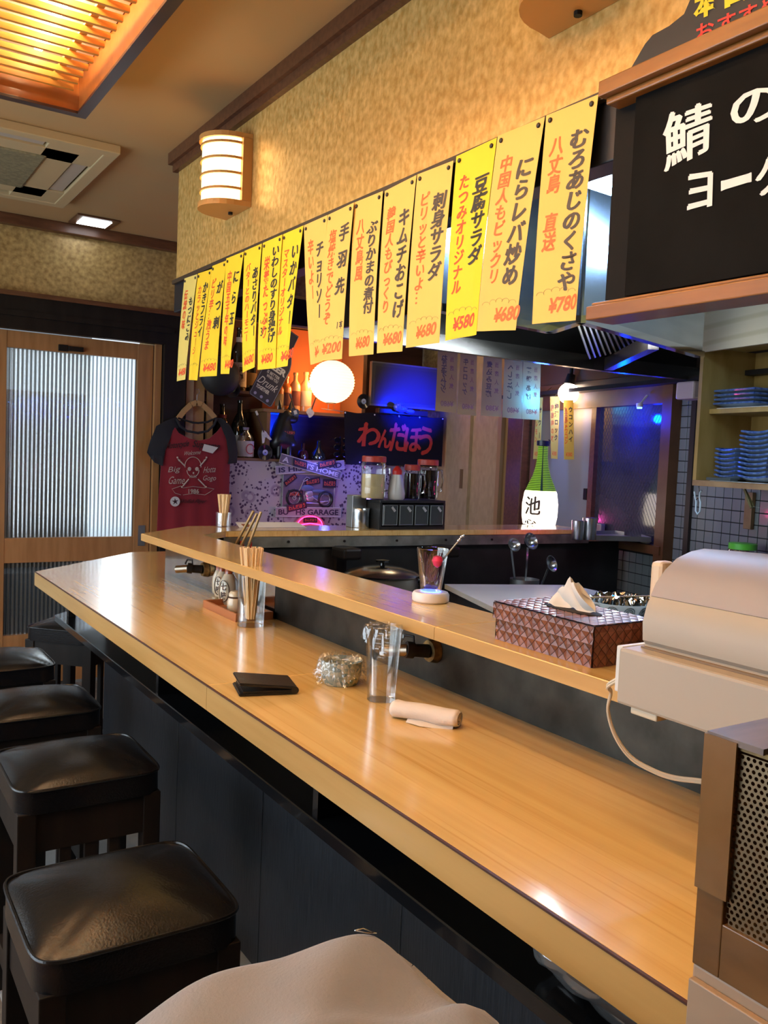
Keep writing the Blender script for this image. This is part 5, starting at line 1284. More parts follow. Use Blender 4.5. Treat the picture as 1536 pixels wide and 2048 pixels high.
sticker(Q(.10, .70), Vector((.105, 0, .0)), Vector((0, 0, .045)), mp_); sticker(Q(.42, .36), Vector((.11, 0, .02)), Vector((-.006, 0, .045)), mp_); sticker(Q(.76, .38), Vector((.10, 0, .0)), Vector((0, 0, .055)), mp_); sticker(Q(.05, .40), Vector((.08, 0, .06)), Vector((-.02, 0, .03)), mp_)
# pink glowing arch ornament below
q = [at(*p_, y=4.95) for p_ in ((588, 1050), (650, 1052))]; cx = (q[0].x+q[1].x)/2; zb = q[0].z-.06; hw2 = (q[1].x-q[0].x)/2
pk = thing('pink_lamp_ornament', 'small arched pink glowing lamp under the garage plate', 'lamp', (cx, 4.95, zb))
arch = [(hw2*math.cos(a), .05+.075*math.sin(a)) for a in [PI*k/16 for k in range(17)]]+[(-hw2, 0), (hw2, 0)]
ob('body', slab(bmesh.new(), [(x, 0, z) for x, z in arch], (0, 1, 0), .03), mat('pink_plastic', (.5, .15, .25), .3), pk, local=True)
b = bmesh.new(); tube(b, [(hw2*.8*math.cos(a), -.004, .055+.062*math.sin(a)) for a in [PI*k/14 for k in range(15)]], .003, 6); tube(b, [(-hw2*.7, -.004, .06), (0, -.004, .07), (hw2*.7, -.004, .06)], .004, 6); ob('glow_tube', b, mat('pink_glow', (1, .1, .3), emit=(1, .04, .22), estr=5), pk, local=True, smooth=True)
sticker(Vector((cx-.05, 4.944, zb+.075)), (.10, 0, 0), (0, 0, .033), pk)

# ---------------------------------------------------------------- on the back counter
ZC = 1.0602
cab = thing('spice_cabinet', 'dark steel spice cabinet with four clear drawers on the back counter', 'spice cabinet', (2.06, 3.06, ZC))
x0 = at(745, 1057, z=ZC).x; x1 = at(884, 1057, z=ZC).x; yf = 2.985; zt = ZC+.122
gm = mat('gunmetal', (.045, .045, .045), .35, metal=.7)
b = B(x0, x1, yf, yf+.16, zt-.012, zt, .002); box(b, x0, x1, yf, yf+.16, ZC, ZC+.012); box(b, x0, x0+.01, yf, yf+.16, ZC+.012, zt-.012); box(b, x1-.01, x1, yf, yf+.16, ZC+.012, zt-.012); box(b, x0+.01, x1-.01, yf+.15, yf+.16, ZC+.012, zt-.012)
ob('body', b, gm, cab)
dwid = (x1-x0-.02)/4
drawm = mat('smoky_plastic', (.05, .055, .055), .12, coat=.6)
for k in range(4):
    a = x0+.01+dwid*k+.003; c = a+dwid-.006
    d = ob('drawer', B(a, c, yf-.006, yf+.14, ZC+.016, zt-.018, .002), drawm, cab)
    b = bmesh.new(); m_ = (a+c)/2; bar(b, (m_+.004, yf-.009, zt-.028), (m_+.020, yf-.009, zt-.046), .010, .003, up=(0, 1, 0)); ob('label_tab', b, mat('tab_grey', (.4, .4, .38), .4), d)
    b = bmesh.new(); tube(b, [(a+.004, yf-.0075, ZC+.02), (c-.004, yf-.0075, ZC+.02), (c-.004, yf-.0075, zt-.022), (a+.004, yf-.0075, zt-.022)], .0014, 4, closed=True); ob('drawer_rim', b, mat('drawer_edge', (.22, .24, .23), .3), d)
ob('side_sheet', B(x0-.072, x0-.004, yf+.10, yf+.15, ZC, ZC+.135, .002), steel_dull, cab, label='tall dull steel sheet at the left end')
def jar(name, px, w_, y, h, label, prof_m, lid, fill=None, handle=False, grp=None, z=None, lidh=.022, spout=False):
    z = zt if z is None else z; p = at(px, 1000, y=y); r = w_/2
    t = thing(name, label, 'jar', (p.x, y, z), 0, grp)
    ob('body', lathe(bmesh.new(), [(0, 0), (r*.92, 0), (r, .008), (r, h*.35), (r*.97, h*.37), (r, h*.39), (r, h-.01), (r*.92, h)], 24), glass, t, smooth=True, local=True)
    if fill: ob('liquid', lathe(bmesh.new(), [(0, .004), (r*.9, .004), (r*.93, .01), (r*.93, fill[1]), (0, fill[1])], 24), fill[0], t, smooth=True, local=True)
    ob('lid', lathe(bmesh.new(), [(0, h), (r*.98, h), (r*.98, h+lidh), (r*.9, h+lidh+.003), (0, h+lidh+.003)], 24), lid, t, smooth=True, local=True)
    if handle:
        b = bmesh.new(); tube(b, [(r*.9, -.01, h*.88), (r+.020, -.012, h*.86), (r+.026, -.012, h*.55), (r+.020, -.012, h*.25), (r*.95, -.01, h*.22)], .005, 8); ob('handle', b, MATS['pale_bottle_glass'], t, local=True, smooth=True)
    return t
lidr = mat('red_jar_lid', (.38, .035, .02), .4); oil = mat('cooking_oil', (.66, .50, .26), .1, coat=.5); soy = mat('soy_sauce', (.012, .006, .005), .1, coat=.5)
jar('oil_jar', 745, .104, 3.06, .155, 'clear handled jar of yellow cooking oil with a red lid', MATS['pale_bottle_glass'], lidr, (oil, .105), True)
jar('soy_jar', 822, .070, 3.05, .125, 'smaller dark soy sauce jar with a red lid and glass handle', MATS['pale_bottle_glass'], lidr, (soy, .112), True)
jar('soy_jar', 853, .095, 3.08, .150, 'larger dark soy sauce jar with a red lid at the cabinet end', MATS['pale_bottle_glass'], lidr, (soy, .128), True)
p = at(792, 1000, y=3.03); t = thing('squeeze_bottle', 'milky squeeze bottle with a red cap between the oil and soy jars', 'bottle', (p.x, 3.03, zt))
ob('body', lathe(bmesh.new(), [(0, 0), (.030, 0), (.036, .008), (.036, .03), (.026, .085), (.018, .11)], 24), mat('milky_plastic', (.48, .44, .40), .35), t, local=True, smooth=True)
ob('cap', lathe(bmesh.new(), [(.020, .106), (.021, .122), (.014, .132), (.006, .142), (0, .143)], 20), red_pl, t, local=True, smooth=True)
p = at(726, 1056, z=ZC); t = thing('steel_canister', 'round lidded steel canister at the left end of the spice cabinet', 'canister', (p.x, p.y+.02, ZC))
ob('body', lathe(bmesh.new(), [(0, 0), (.036, 0), (.037, .004), (.037, .068)], 28), steel, t, local=True, smooth=True)
ob('lid', lathe(bmesh.new(), [(.0385, .066), (.0385, .080), (.036, .084), (0, .085)], 28), steel, t, local=True, smooth=True)

# bottle lamp
bp = at(1092, 1050, z=ZC); bl = thing('bottle_lamp', 'glowing ribbed lamp shaped like a sake bottle, green neck, brush character 池', 'lamp', (bp.x, bp.y+.05, ZC))
def ribbed_prof(pts, z0, z1, n, amp):
    out = []
    for k in range(n*2+1):
        z = z0+(z1-z0)*k/(n*2)
        for (ra, za), (rb, zb) in zip(pts, pts[1:]):
            if za <= z <= zb: r = ra+(rb-ra)*(z-za)/(zb-za); break
        out.append((r+(amp if k % 2 else -amp), z))
    return out
ctl = [(.080, 0), (.087, .04), (.088, .10), (.080, .155), (.064, .195), (.044, .24), (.032, .285), (.026, .33), (.024, .40)]
ob('white_shade', lathe(bmesh.new(), ribbed_prof(ctl, 0, .165, 24, .0007), 40), mat('white_lit_paper', (1, .95, .85), .6, emit=(1, .86, .66), estr=3.0), bl, local=True, smooth=True)
def greenp(name, c, e, s): return mat(name, c, .5, emit=e, estr=s)
g1 = greenp('green_lit_paper', (.20, .45, .02), (.30, .55, .03), .38)
for k in range(26):
    z0_ = .166+.0085*k; pr_ = [(r, z) for r, z in ribbed_prof(ctl, z0_, z0_+.0054, 2, .0004)]
    ob('green_rib', lathe(bmesh.new(), pr_, 32), g1, bl, local=True, smooth=True)
def inner(z): 
    for (ra, za), (rb, zb) in zip(ctl, ctl[1:]):
        if za <= z <= zb: return ra+(rb-ra)*(z-za)/(zb-za)
ob('dark_lining', lathe(bmesh.new(), [(inner(z)-.0022, z) for z in [.166+.0085*k for k in range(27)]], 32), mat('dark_green_lining', (.02, .07, .01), .6), bl, local=True, smooth=True)
b = bmesh.new()
aF = math.atan2(-3.1, -2.9)
def onb(u, z, off=.0016): a = aF+u/.088; r = inner(z)+off; return Vector((r*math.cos(a), r*math.sin(a), z))
for k in range(26): z = .167+.0085*k; w_ = .007; b.faces.new([b.verts.new(onb(.004+a_, z+c_)) for a_, c_ in ((-w_, 0), (w_, 0), (w_*.95, .0085), (-w_*.95, .0085))])
ob('dark_stripe', b, mat('stripe_green', (.01, .05, .015), .6), bl, local=True)
b = bmesh.new()
for q_, (dx_, dy_) in enumerate(((0, 0), (-.0022, 0), (.0022, 0), (0, .0022))):
    curved_letters(b, '池', lambda x, y: onb(-.078+.080*x+dx_, .050+.088*y+dy_, .0026+.0001*q_), bold=.0); curved_letters(b, '心', lambda x, y: onb(-.085+.07*x+dx_, .003+.022*y+dy_, .0026+.0001*q_), bold=.0)
ob('brush_writing', b, mat('lamp_ink', (.07, .05, .03), .6), bl, local=True, recalc=False)
ob('top_ring', lathe(bmesh.new(), [(.020, .388), (.031, .388), (.032, .412), (.021, .414)], 28), mat('blue_black_plastic', (.01, .01, .03), .3), bl, local=True, smooth=True)
b = bmesh.new(); tube(b, [(.03, 0, .395), (.042, 0, .400), (.044, 0, .415), (.034, 0, .418)], .003, 6); ob('ring_clasp', b, MATS['blue_black_plastic'], bl, local=True, smooth=True)

# tray bracket and two canisters at the end of the back counter
trp = [at(x, y, z=1.030) for x, y in ((1138, 1086), (1205, 1090), (1236, 1080), (1186, 1075))]
trp = [(2.95, 2.78), (3.20, 2.66), (3.30, 2.82), (3.30, 2.97), (3.035, 2.98), (3.035, 2.87)]
b = prism(bmesh.new(), trp, 1.020, 1.026)
b2 = [Vector((x, y, 1.033)) for x, y in trp]
for p_, q_ in zip(b2, b2[1:]+b2[:1]): bar(b, p_, q_, .003, .02)
tag(ob('steel_tray', b, steel_dull), 'greasy steel corner tray at the end of the back counter', 'tray')
for px, r, h, lab in ((1151, .026, .085, 'smaller pink-lit steel canister on the corner tray'), (1175, .031, .098, 'larger pink-lit steel canister on the corner tray')):
    p = at(px, 1082, z=1.0265); t = thing('steel_canister', lab, 'canister', (p.x+.06, p.y+.05, 1.0265))
    ob('body', lathe(bmesh.new(), [(0, 0), (r, 0), (r+.001, .004), (r+.001, h*.8)], 24), steel, t, local=True, smooth=True)
    ob('lid', lathe(bmesh.new(), [(r+.002, h*.78), (r+.002, h), (r, h+.002), (0, h+.002)], 24), steel, t, local=True, smooth=True)
# window sill things
p = wp(2.33, .045, 1.005); b = bmesh.new(); ball(b, p+Vector((0, 0, .014)), .035, 18, 10, (.55, 1, .38)); b.transform(Matrix.Identity(4))
tag(ob('soap_bar', b, mat('old_soap', (.42, .38, .30), .6, col2=(.52, .48, .40), scale=40), smooth=True), 'worn white soap bar on the window sill', 'soap')
b = bmesh.new(); WB(b, 1.95, 2.0, .03, .06, 1.0055, 1.07, bev=.008)
tag(ob('small_sill_jar', b, mat('grimy_jar', (.20, .16, .18), .3, coat=.3)), 'small grimy jar at the left end of the window sill', 'jar')
b = bmesh.new(); bar(b, wp(2.12, .05, 1.009), wp(2.26, .05, 1.011), .012, .004)
tag(ob('small_brush', b, mat('pale_stick', (.5, .46, .4), .5)), 'thin pale stick lying on the window sill', 'stick')

# chopstick bundle and paper tray at the far corner
def chopsticks(cx, cy, z, n, spread, L_, group, label, lean=.10, seedv=3, top_r=None, m=None):
    rnd = random.Random(seedv); st = None; mm = m or mat('bamboo_stick', (.66, .45, .22), .5, col2=(.74, .53, .28), scale=14, stretch=(4, 4, .5))
    out = []
    for k in range(n):
        a = 2*PI*k/n+rnd.random(); r = spread*math.sqrt(rnd.random()*.9+.1)
        t0 = Vector((cx+r*.45*math.cos(a), cy+r*.45*math.sin(a), z)); t1 = Vector((cx+r*math.cos(a)*(1+lean*6), cy+r*math.sin(a)*(1+lean*6), z+L_-rnd.random()*.008))
        q = (t1-t0).to_track_quat('Z', 'Y')
        if st is None:
            b = bmesh.new(); box(b, -.0045, -.0004, -.0025, .0025, 0, L_, .0006); box(b, .0004, .0045, -.0025, .0025, 0, L_, .0006)
            me_o = ob('chopsticks', b, mm); st = me_o; o = me_o
            off = Vector((0, 0, 0))
        else:
            o = st.copy(); COL.objects.link(o)
        o.location = t0; o.rotation_mode = 'QUATERNION'; o.rotation_quaternion = q
        tag(o, label, 'chopsticks', group); out.append(o)
    return out
cp_ = at(441, 1052, z=ZC); cpy = cp_.y-.03
def cup(name, x, y, z, r0, r1, h, m, label, cat, th=.003, base=.006, parts=False):
    t = thing(name, label, cat, (x, y, z))
    prof = [(0, 0), (r0-.001, 0), (r0, .001), (r1, h), (r1-th*.5, h+.001), (r1-th, h), (r0-th, base), (0, base)]
    ob('vessel', lathe(bmesh.new(), prof, 40), m, t, local=True, smooth=True); return t
cup('chopstick_cup', cp_.x, cpy, ZC, .030, .031, .055, film, 'low clear cup holding chopsticks at the far corner of the raised counter', 'cup', .002, .003)
chopsticks(cp_.x, cpy, ZC+.004, 16, .018, .20*.62, 'chopsticks in the far low cup', 'wooden chopsticks standing bundled in the far low clear cup', .06, 5)
q = [at(458, 1051, z=ZC), at(596, 1052, z=ZC)]
pt = thing('paper_mat', 'white card with brown corners lying on the far counter edge', 'card', (q[0].x*.5+q[1].x*.5, 3.15, ZC))
b = bmesh.new(); slab(b, [(q[0].x, 3.12, ZC+.001), (q[1].x, 3.10, ZC+.001), (q[1].x-.01, 3.165, ZC+.016), (q[0].x+.01, 3.185, ZC+.016)], (0, 0, 1), .001); ob('card', b, paper_w, pt)
b = bmesh.new()
for xa in (q[0].x+.02, q[1].x-.055):
    slab(b, [(xa, 3.121, ZC+.0035), (xa+.03, 3.119, ZC+.0035), (xa+.03, 3.15, ZC+.012), (xa, 3.152, ZC+.012)], (0, 0, 1), .0006)
ob('brown_corner', b, mat('card_brown', (.25, .08, .03), .7), pt)

# ---------------------------------------------------------------- kitchen behind the counter
tbl = thing('prep_table', 'white topped preparation table behind the counter', 'table', (2.1, 2.0, 0))
tp = [(2.01, 2.646), (2.504, 2.469), (2.46, 1.35), (1.62, 1.35), (1.78, 1.95)]
ob('table_top', prism(bmesh.new(), tp, .862, .88), mat('white_board_top', (.78, .79, .80), .22, coat=.4, col2=(.84, .85, .86), scale=5), tbl)
ob('cabinet_body', prism(bmesh.new(), [(2.02, 2.62), (2.49, 2.45), (2.44, 1.37), (1.65, 1.37), (1.81, 1.95)], .0, .862), steel_dull, tbl)
stv = thing('gas_stove', 'black gas stove under the pot behind the counter', 'stove', (1.62, 2.68, 0))
ob('body', B(1.46, 1.925, 2.52, 2.90, 0, .745, .006), gm, stv)
b = bmesh.new()
for k in range(4): a = k*PI/2; bar(b, (1.74+.03*math.cos(a), 2.70+.03*math.sin(a), .755), (1.74+.13*math.cos(a), 2.70+.13*math.sin(a), .755), .010, .018)
ob('pan_support', b, black_wood, stv)
pot = thing('cooking_pot', 'large lidded aluminium cooking pot with black handles on the stove', 'pot', (1.755, 2.70, .764))
alu = mat('worn_aluminium', (.30, .31, .28), .35, metal=.9, col2=(.40, .40, .36), scale=9)
ob('body', lathe(bmesh.new(), [(0, 0), (.125, 0), (.135, .012), (.135, .150), (.140, .154), (.132, .154)], 40), alu, pot, local=True, smooth=True)
ob('lid', lathe(bmesh.new(), [(.142, .154), (.143, .160), (.125, .170), (.07, .184), (0, .190)], 40), mat('polished_lid', (.42, .42, .40), .2, metal=1), pot, local=True, smooth=True)
b = bmesh.new(); lathe(b, [(0, .189), (.010, .190), (.008, .20), (.026, .203), (.026, .210), (0, .213)], 16); ob('lid_knob', b, black_gloss, pot, local=True, smooth=True)
for sx in (-1, 1):
    d = Vector((.87*sx, -.5*sx, 0)); e_ = Vector((.5, .87, 0))
    b = bmesh.new(); tube(b, [d*.134+e_*.045+Vector((0, 0, .125)), d*.165+e_*.04+Vector((0, 0, .137)), d*.185+e_*.0+Vector((0, 0, .142)), d*.165-e_*.04+Vector((0, 0, .137)), d*.134-e_*.045+Vector((0, 0, .125))], [.005, .008, .011, .008, .005], 8); ob('handle', b, black_gloss, pot, local=True, smooth=True)
# knife, ladles
kp = at(918, 1150, z=.90); kn = thing('kitchen_knife', 'black handled knife standing in a rack behind the glass', 'knife', (kp.x+.28, kp.y+.32, .80))
b = bmesh.new(); tube(b, [(0, 0, .10), (0, 0, .13), (.003, 0, .17), (.004, 0, .20)], [.010, .013, .014, .010], 10); ob('handle', b, black_gloss, kn, local=True, smooth=True)
b = B(-.002, .002, -.018, .018, -.02, .10); ob('blade', b, steel, kn, local=True)
kr = B(kn.location.x-.12, kn.location.x+.12, kn.location.y-.03, kn.location.y+.03, .0, .84, .004)
tag(ob('knife_rack', kr, gm), 'dark metal knife rack beside the white table', 'rack')
lc = at(1052, 1165, z=.88)+Vector((.12, .14, 0))
LP_ = thing('utensil_pot', 'dark steel container holding ladles beyond the white table', 'container', (lc.x, lc.y, .70))
ob('vessel', lathe(bmesh.new(), [(0, 0), (.06, 0), (.062, .17), (.060, .17), (.057, .004), (0, .004)], 28), steel_dull, LP_, local=True, smooth=True)
tag(ob('side_stand', B(lc.x-.15, lc.x+.2, lc.y-.10, lc.y+.08, 0, .70, .004), gm), 'dark low stand under the ladle container', 'stand')
for dx, dy, h, r, lab, an in ((-.05, .0, .335, .030, 'steel spoon leaning left in the utensil container', -.35), (.02, .02, .345, .038, 'upright round steel ladle in the utensil container', .10), (.055, -.03, .255, .036, 'low steel ladle at the right of the utensil container', .5)):
    t = thing('ladle', lab, 'ladle', (lc.x+dx*.4, lc.y+dy*.4, .705), 0, 'ladles in the utensil container')
    e_ = Vector((dx*1.3, dy, h-.04)); b = bmesh.new(); bar(b, (0, 0, 0), e_, .010, .0025, up=(0, 1, 0)); ob('shaft', b, steel, t, local=True)
    b = bmesh.new(); lathe(b, [(0, -r*.75), (r*.55, -r*.62), (r*.9, -r*.25), (r, 0), (r*.93, 0), (r*.8, -r*.25), (r*.5, -r*.55), (0, -r*.66)], 20); b.transform(Matrix.Translation(e_+Vector((0, -.02, .02))) @ Matrix.Rotation(an, 4, 'Y') @ Matrix.Rotation(1.15, 4, 'X')); ob('bowl', b, steel, t, local=True, smooth=True)
# cooking chopsticks and red-handled tools behind the corner
cc_ = at(478, 1098, z=1.0); cc_ = Vector((1.29, 2.50, .86))
t = thing('tool_can', 'black can holding long cooking chopsticks behind the raised counter', 'container', cc_)
ob('vessel', lathe(bmesh.new(), [(0, 0), (.045, 0), (.045, .12), (.042, .12), (.042, .004), (0, .004)], 24), black_gloss, t, local=True, smooth=True)
tag(ob('low_rack', B(1.20, 1.42, 2.40, 2.60, 0, .86, .004), gm), 'dark low rack under the tool can', 'rack')
bam = mat('dark_bamboo', (.42, .27, .10), .45, col2=(.50, .33, .14), scale=20)
for (xb, yb, xt, yt, lab) in ((470, 1092, 507, 1022, 'left one of three long brown cooking chopsticks'), (482, 1092, 514, 1027, 'middle one of three long brown cooking chopsticks'), (497, 1092, 522, 1024, 'right one of three long brown cooking chopsticks, greenish')):
    p0 = at(xb, yb, x=1.29); p1 = at(xt, yt, x=1.31); p0 = p1+(p0-p1)*1.9
    b = bmesh.new(); bar(b, p0, p1, .0075, .0075); tag(ob('cooking_chopstick', b, bam), lab, 'chopsticks')
for k, (px, py) in enumerate(((448, 1078), (474, 1084), (484, 1085), (500, 1087))):
    p = at(px, py, x=1.31); b = bmesh.new(); cyl(b, p+Vector((0, 0, -.12)), p+Vector((0, 0, .006)), .007, .008, 10)
    tag(ob('kitchen_tool', b, red_pl, smooth=True), ['red tool handle at the far left inside the counter corner', 'red tool handle left of the cooking chopsticks', 'red tool handle just behind the cooking chopsticks', 'red tool handle right of the cooking chopsticks'][k], 'tool')
tag(ob('tool_trough', B(1.25, 1.37, 2.45, 2.95, .80, .90, .004) if False else B(1.23, 1.37, 2.66, 2.92, .80, .95, .004), gm), 'dark trough for tools inside the counter corner', 'trough')

# foil-filled bowl on the table
fb = at(1240, 1212, z=.90)
fb = Vector((fb.x-.15, fb.y-.13, .88)); t = thing('wave_bowl', 'pale bowl with dark wave swirls behind the tissue box', 'bowl', fb)
wb = mat('celadon_bowl', (.42, .46, .43), .25, coat=.5)
bprof = [(0, 0), (.045, 0), (.048, .008), (.085, .030), (.105, .068), (.101, .068), (.08, .034), (0, .012)]
ob('vessel', lathe(bmesh.new(), bprof, 40), wb, t, local=True, smooth=True)
b = bmesh.new()
for k in range(12):
    a = 2*PI*k/12
    for r_ in (.016, .010, .005):
        pts_ = []
        for j in range(12):
            aa = 2*PI*j/12; h = .045+r_*math.sin(aa); rr = .085+(.020)*(h-.030)/.038+.0012; a2 = a+r_*math.cos(aa)/.095
            pts_.append((rr*math.cos(a2), rr*math.sin(a2), h))
        tube(b, pts_, .0016, 4, closed=True)
ob('wave_pattern', b, mat('wave_ink', (.06, .08, .09), .4), t, local=True, smooth=True)
rnd = random.Random(4); b = grid(bmesh.new(), lambda u, v: Vector(((u-.5)*.185, (v-.5)*.185, .056)), 26, 26)
for v in b.verts: v.co.z += rnd.uniform(-.006, .030); v.co.x += rnd.uniform(-.004, .004); v.co.y += rnd.uniform(-.004, .004)
bmesh.ops.delete(b, geom=[v for v in b.verts if v.co.xy.length > .098], context='VERTS')
tag(ob('crumpled_foil', (lambda b: (b.transform(Matrix.Translation(fb)), b)[1])(b), chrome), 'crumpled silver foil filling the wave bowl', 'foil')
b = bmesh.new(); bar(b, fb+Vector((-.12, .03, .079)), fb+Vector((.14, -.05, .083)), .010, .004); tag(ob('wooden_spatula', b, bam), 'thin wooden stick laid across the foil', 'stick')

# side ledge with green-lidded jar by the right wall
sl_ = bmesh.new(); WB(sl_, 2.62, 3.9, .004, .24, .90, .93); WB(sl_, 2.62, 3.9, .02, .22, 0, .90)
tag(ob('side_worktop', sl_, steel_dull), 'dull steel side worktop along the tiled wall', 'worktop')
def j2(px, py, label, r, h, body, lid, name='spice_jar', off=.13):
    p = wat(px, py, off); t = thing(name, label, 'jar', (p.x, p.y, .9305))
    zt_ = p.z-.9305
    ob('body', lathe(bmesh.new(), [(0, 0), (r, 0), (r, zt_-.03), (r*.9, zt_-.018)], 24), body, t, local=True, smooth=True)
    ob('lid', lathe(bmesh.new(), [(r*.97, zt_-.024), (r*.97, zt_-.002), (r*.9, zt_), (0, zt_)], 24), lid, t, local=True, smooth=True)
j2(1486, 1086, 'clear jar with a green lid by the tiled wall', .055, 0, MATS['pale_bottle_glass'], green_pl)
j2(1524, 1108, 'dark red lidded jar right of the green-lidded one', .035, 0, mat('dark_red_jar', (.12, .015, .01), .25, coat=.5), mat('dark_red_lid', (.16, .02, .015), .4))
j2(1508, 1112, 'small dark jar between the green-lidded and red jars', .02, 0, mat('brown_jar', (.06, .02, .01), .25), mat('brown_lid', (.09, .04, .02), .4))

# ---------------------------------------------------------------- on the lower counter
ZL = .9002
ty0, ty1, tx0_, tx1_ = 2.135, 2.375, .925, 1.036
tr = thing('condiment_tray', 'small reddish wood tray holding the condiment pots', 'tray', ((tx0_+tx1_)/2, (ty0+ty1)/2, ZL))
tw = mat('reddish_tray_wood', (.34, .13, .05), .4)
b = B(tx0_, tx1_, ty0, ty1, ZL, ZL+.004); ob('tray_base', b, tw, tr)
for a in ((tx0_, tx0_+.007, ty0, ty1), (tx1_-.007, tx1_, ty0, ty1), (tx0_+.007, tx1_-.007, ty0, ty0+.007), (tx0_+.007, tx1_-.007, ty1-.007, ty1)):
    ob('tray_wall', B(*a, ZL+.001, ZL+.022, .001), tw, tr)
cer = mat('beige_glaze', (.52, .44, .30), .18, coat=.6, col2=(.58, .50, .36), scale=6); brg = mat('brown_glaze', (.28, .06, .015), .2, coat=.6); cork = mat('cork_stopper', (.52, .33, .16), .8)
def tokkuri(px, py, r, h, label, cork_=True, mark=True):
    p = at(px, py, z=ZL+.0045); t = thing('condiment_bottle', label, 'condiment bottle', p)
    ob('body', lathe(bmesh.new(), [(0, 0), (r*.85, 0), (r*.95, .006), (r, h*.30), (r*.94, h*.50), (r*.55, h*.66), (r*.42, h*.72)], 28), cer, t, local=True, smooth=True)
    ob('brown_neck', lathe(bmesh.new(), [(r*.54, h*.655), (r*.46, h*.70), (r*.44, h*.80), (r*.52, h*.86), (r*.50, h*.90), (0, h*.905)], 24), brg, t, local=True, smooth=True)
    if cork_:
        ob('stopper', lathe(bmesh.new(), [(r*.30, h*.90), (r*.36, h*1.02), (0, h*1.025)], 16), cork, t, local=True, smooth=True)
    if mark:
        a0 = math.atan2(-p.y, -p.x)-.55; b = bmesh.new()
        def onp(u, z): a = a0+u/r; return Vector(((r+.0006)*math.cos(a)*(1 if z < h*.4 else .985), (r+.0006)*math.sin(a)*(1 if z < h*.4 else .985), z))
        tube(b, [onp(r*.55*math.cos(k*PI/10), h*.32+h*.25*math.sin(k*PI/10)) for k in range(20)], .0011, 5, closed=True)
        curved_letters(b, '七', lambda x, y: onp(-r*.3+r*.6*x, h*.34+h*.17*y)+Vector((0, 0, 0)), bold=.03); curved_letters(b, '味', lambda x, y: onp(-r*.3+r*.6*x, h*.13+h*.18*y), bold=.03)
        ob('brush_mark', b, mat('iron_brush', (.05, .02, .01), .5), t, local=True, recalc=False)
    return t
tokkuri(457, 1207, .031, .128, 'tall beige condiment bottle with a cork and black oval mark')
tokkuri(444, 1192, .026, .112, 'beige condiment bottle half hidden behind the corked one', False)
tokkuri(436, 1186, .020, .105, 'small beige condiment bottle at the far end of the tray', False, False)
p = at(470, 1224, z=ZL+.0045); t = thing('condiment_jar', 'short beige lidded condiment jar next to the chopstick glass', 'jar', p)
ob('body', lathe(bmesh.new(), [(0, 0), (.019, 0), (.023, .006), (.0235, .03), (.019, .042)], 26), cer, t, local=True, smooth=True)
ob('lid_line', lathe(bmesh.new(), [(.0205, .041), (.0212, .044), (.0190, .046)], 26), mat('iron_brush', (.05, .02, .01)), t, local=True, smooth=True)
ob('lid', lathe(bmesh.new(), [(.0195, .045), (.019, .053), (.013, .060), (0, .062)], 26), cer, t, local=True, smooth=True)
gx, gy = .945, 2.082
cup('chopstick_glass', gx, gy, ZL, .035, .037, .135, glass, 'tall clear glass full of wooden chopsticks by the condiment tray', 'glass', .0025, .016)
chopsticks(gx, gy, ZL+.018, 13, .025, .19, 'chopsticks in the tall glass', 'wooden chopsticks standing in the tall clear glass', .05, 11)

# wallet
u_ = Vector((.102, -.027, 0)).normalized(); v_ = Vector((-u_.y, u_.x, 0)); w0 = at(478, 1394, z=ZL); WU, WV = .108, .088
wl = thing('wallet', 'black leather bifold wallet lying half open', 'wallet', w0+u_*WU/2+v_*WV/2)
wm_ = mat('black_wallet_leather', (.008, .008, .010), .38, bump=.2, bscale=300, coat=.1)
def leaf(z0, z1, name, th=.0055, inset=0):
    b = bmesh.new()
    pts = [w0+u_*(0+inset)+v_*0, w0+u_*(WU)+v_*0, w0+u_*WU+v_*WV, w0+u_*(0+inset)+v_*WV]
    zs = [z0, z1, z1, z0]; a = [b.verts.new(Vector((p.x, p.y, ZL+z))) for p, z in zip(pts, zs)]; c = [b.verts.new(Vector((p.x, p.y, ZL+z+th))) for p, z in zip(pts, zs)]
    b.faces.new(a[::-1]); b.faces.new(c)
    for i in range(4): b.faces.new((a[i], a[(i+1) % 4], c[(i+1) % 4], c[i]))
    bmesh.ops.bevel(b, geom=list(b.edges), offset=.0018, segments=2, affect='EDGES'); return ob(name, b, wm_, wl, smooth=True)
leaf(0, 0, 'lower_leaf'); leaf(.0205, .0095, 'upper_leaf')
leaf(.0062, .0058, 'inner_card_pocket', .003, .006)
b = bmesh.new(); tube(b, [w0+u_*(WU-.001)+v_*(WV*k/8)+Vector((0, 0, .0078)) for k in range(9)], .0072, 12); ob('spine', b, wm_, wl, smooth=True)

# wrapped bowl
bc = at(681, 1366, z=ZL); wbw = thing('patterned_bowl', 'small bluish patterned bowl upside under crinkled cling film', 'bowl', bc)
pat = mat('petal_glaze', (.44, .47, .40), .25, col2=(.17, .27, .30), scale=130, kind='voronoi', lo=.35, hi=.75, coat=.4)
ob('vessel', lathe(bmesh.new(), [(0, 0), (.033, 0), (.036, .004), (.041, .020), (.043, .048), (.0405, .048), (.038, .020), (0, .006)], 36), pat, wbw, local=True, smooth=True)
rnd = random.Random(9)
def wrapbowl(u, v):
    a = 2*PI*u; cr_ = .0030*math.sin(17*a+3*math.sin(5*v*6))+.0018*math.sin(31*a-9*v)
    if v < .5:      # cover
        r = .0445*(v/.5); z = .054-.006*(1-v/.5)+cr_*1.6*(v/.5)+.004*math.sin(9*a)*math.sin(PI*v/.5)
    else:
        w_ = (v-.5)/.5; r = .0455+.003*w_+cr_*(.3+w_*1.6)+.004*w_*w_; z = .052-.046*w_*(.85+.18*math.sin(6*a+1))
    return Vector((r*math.cos(a), r*math.sin(a), max(z, .001)))
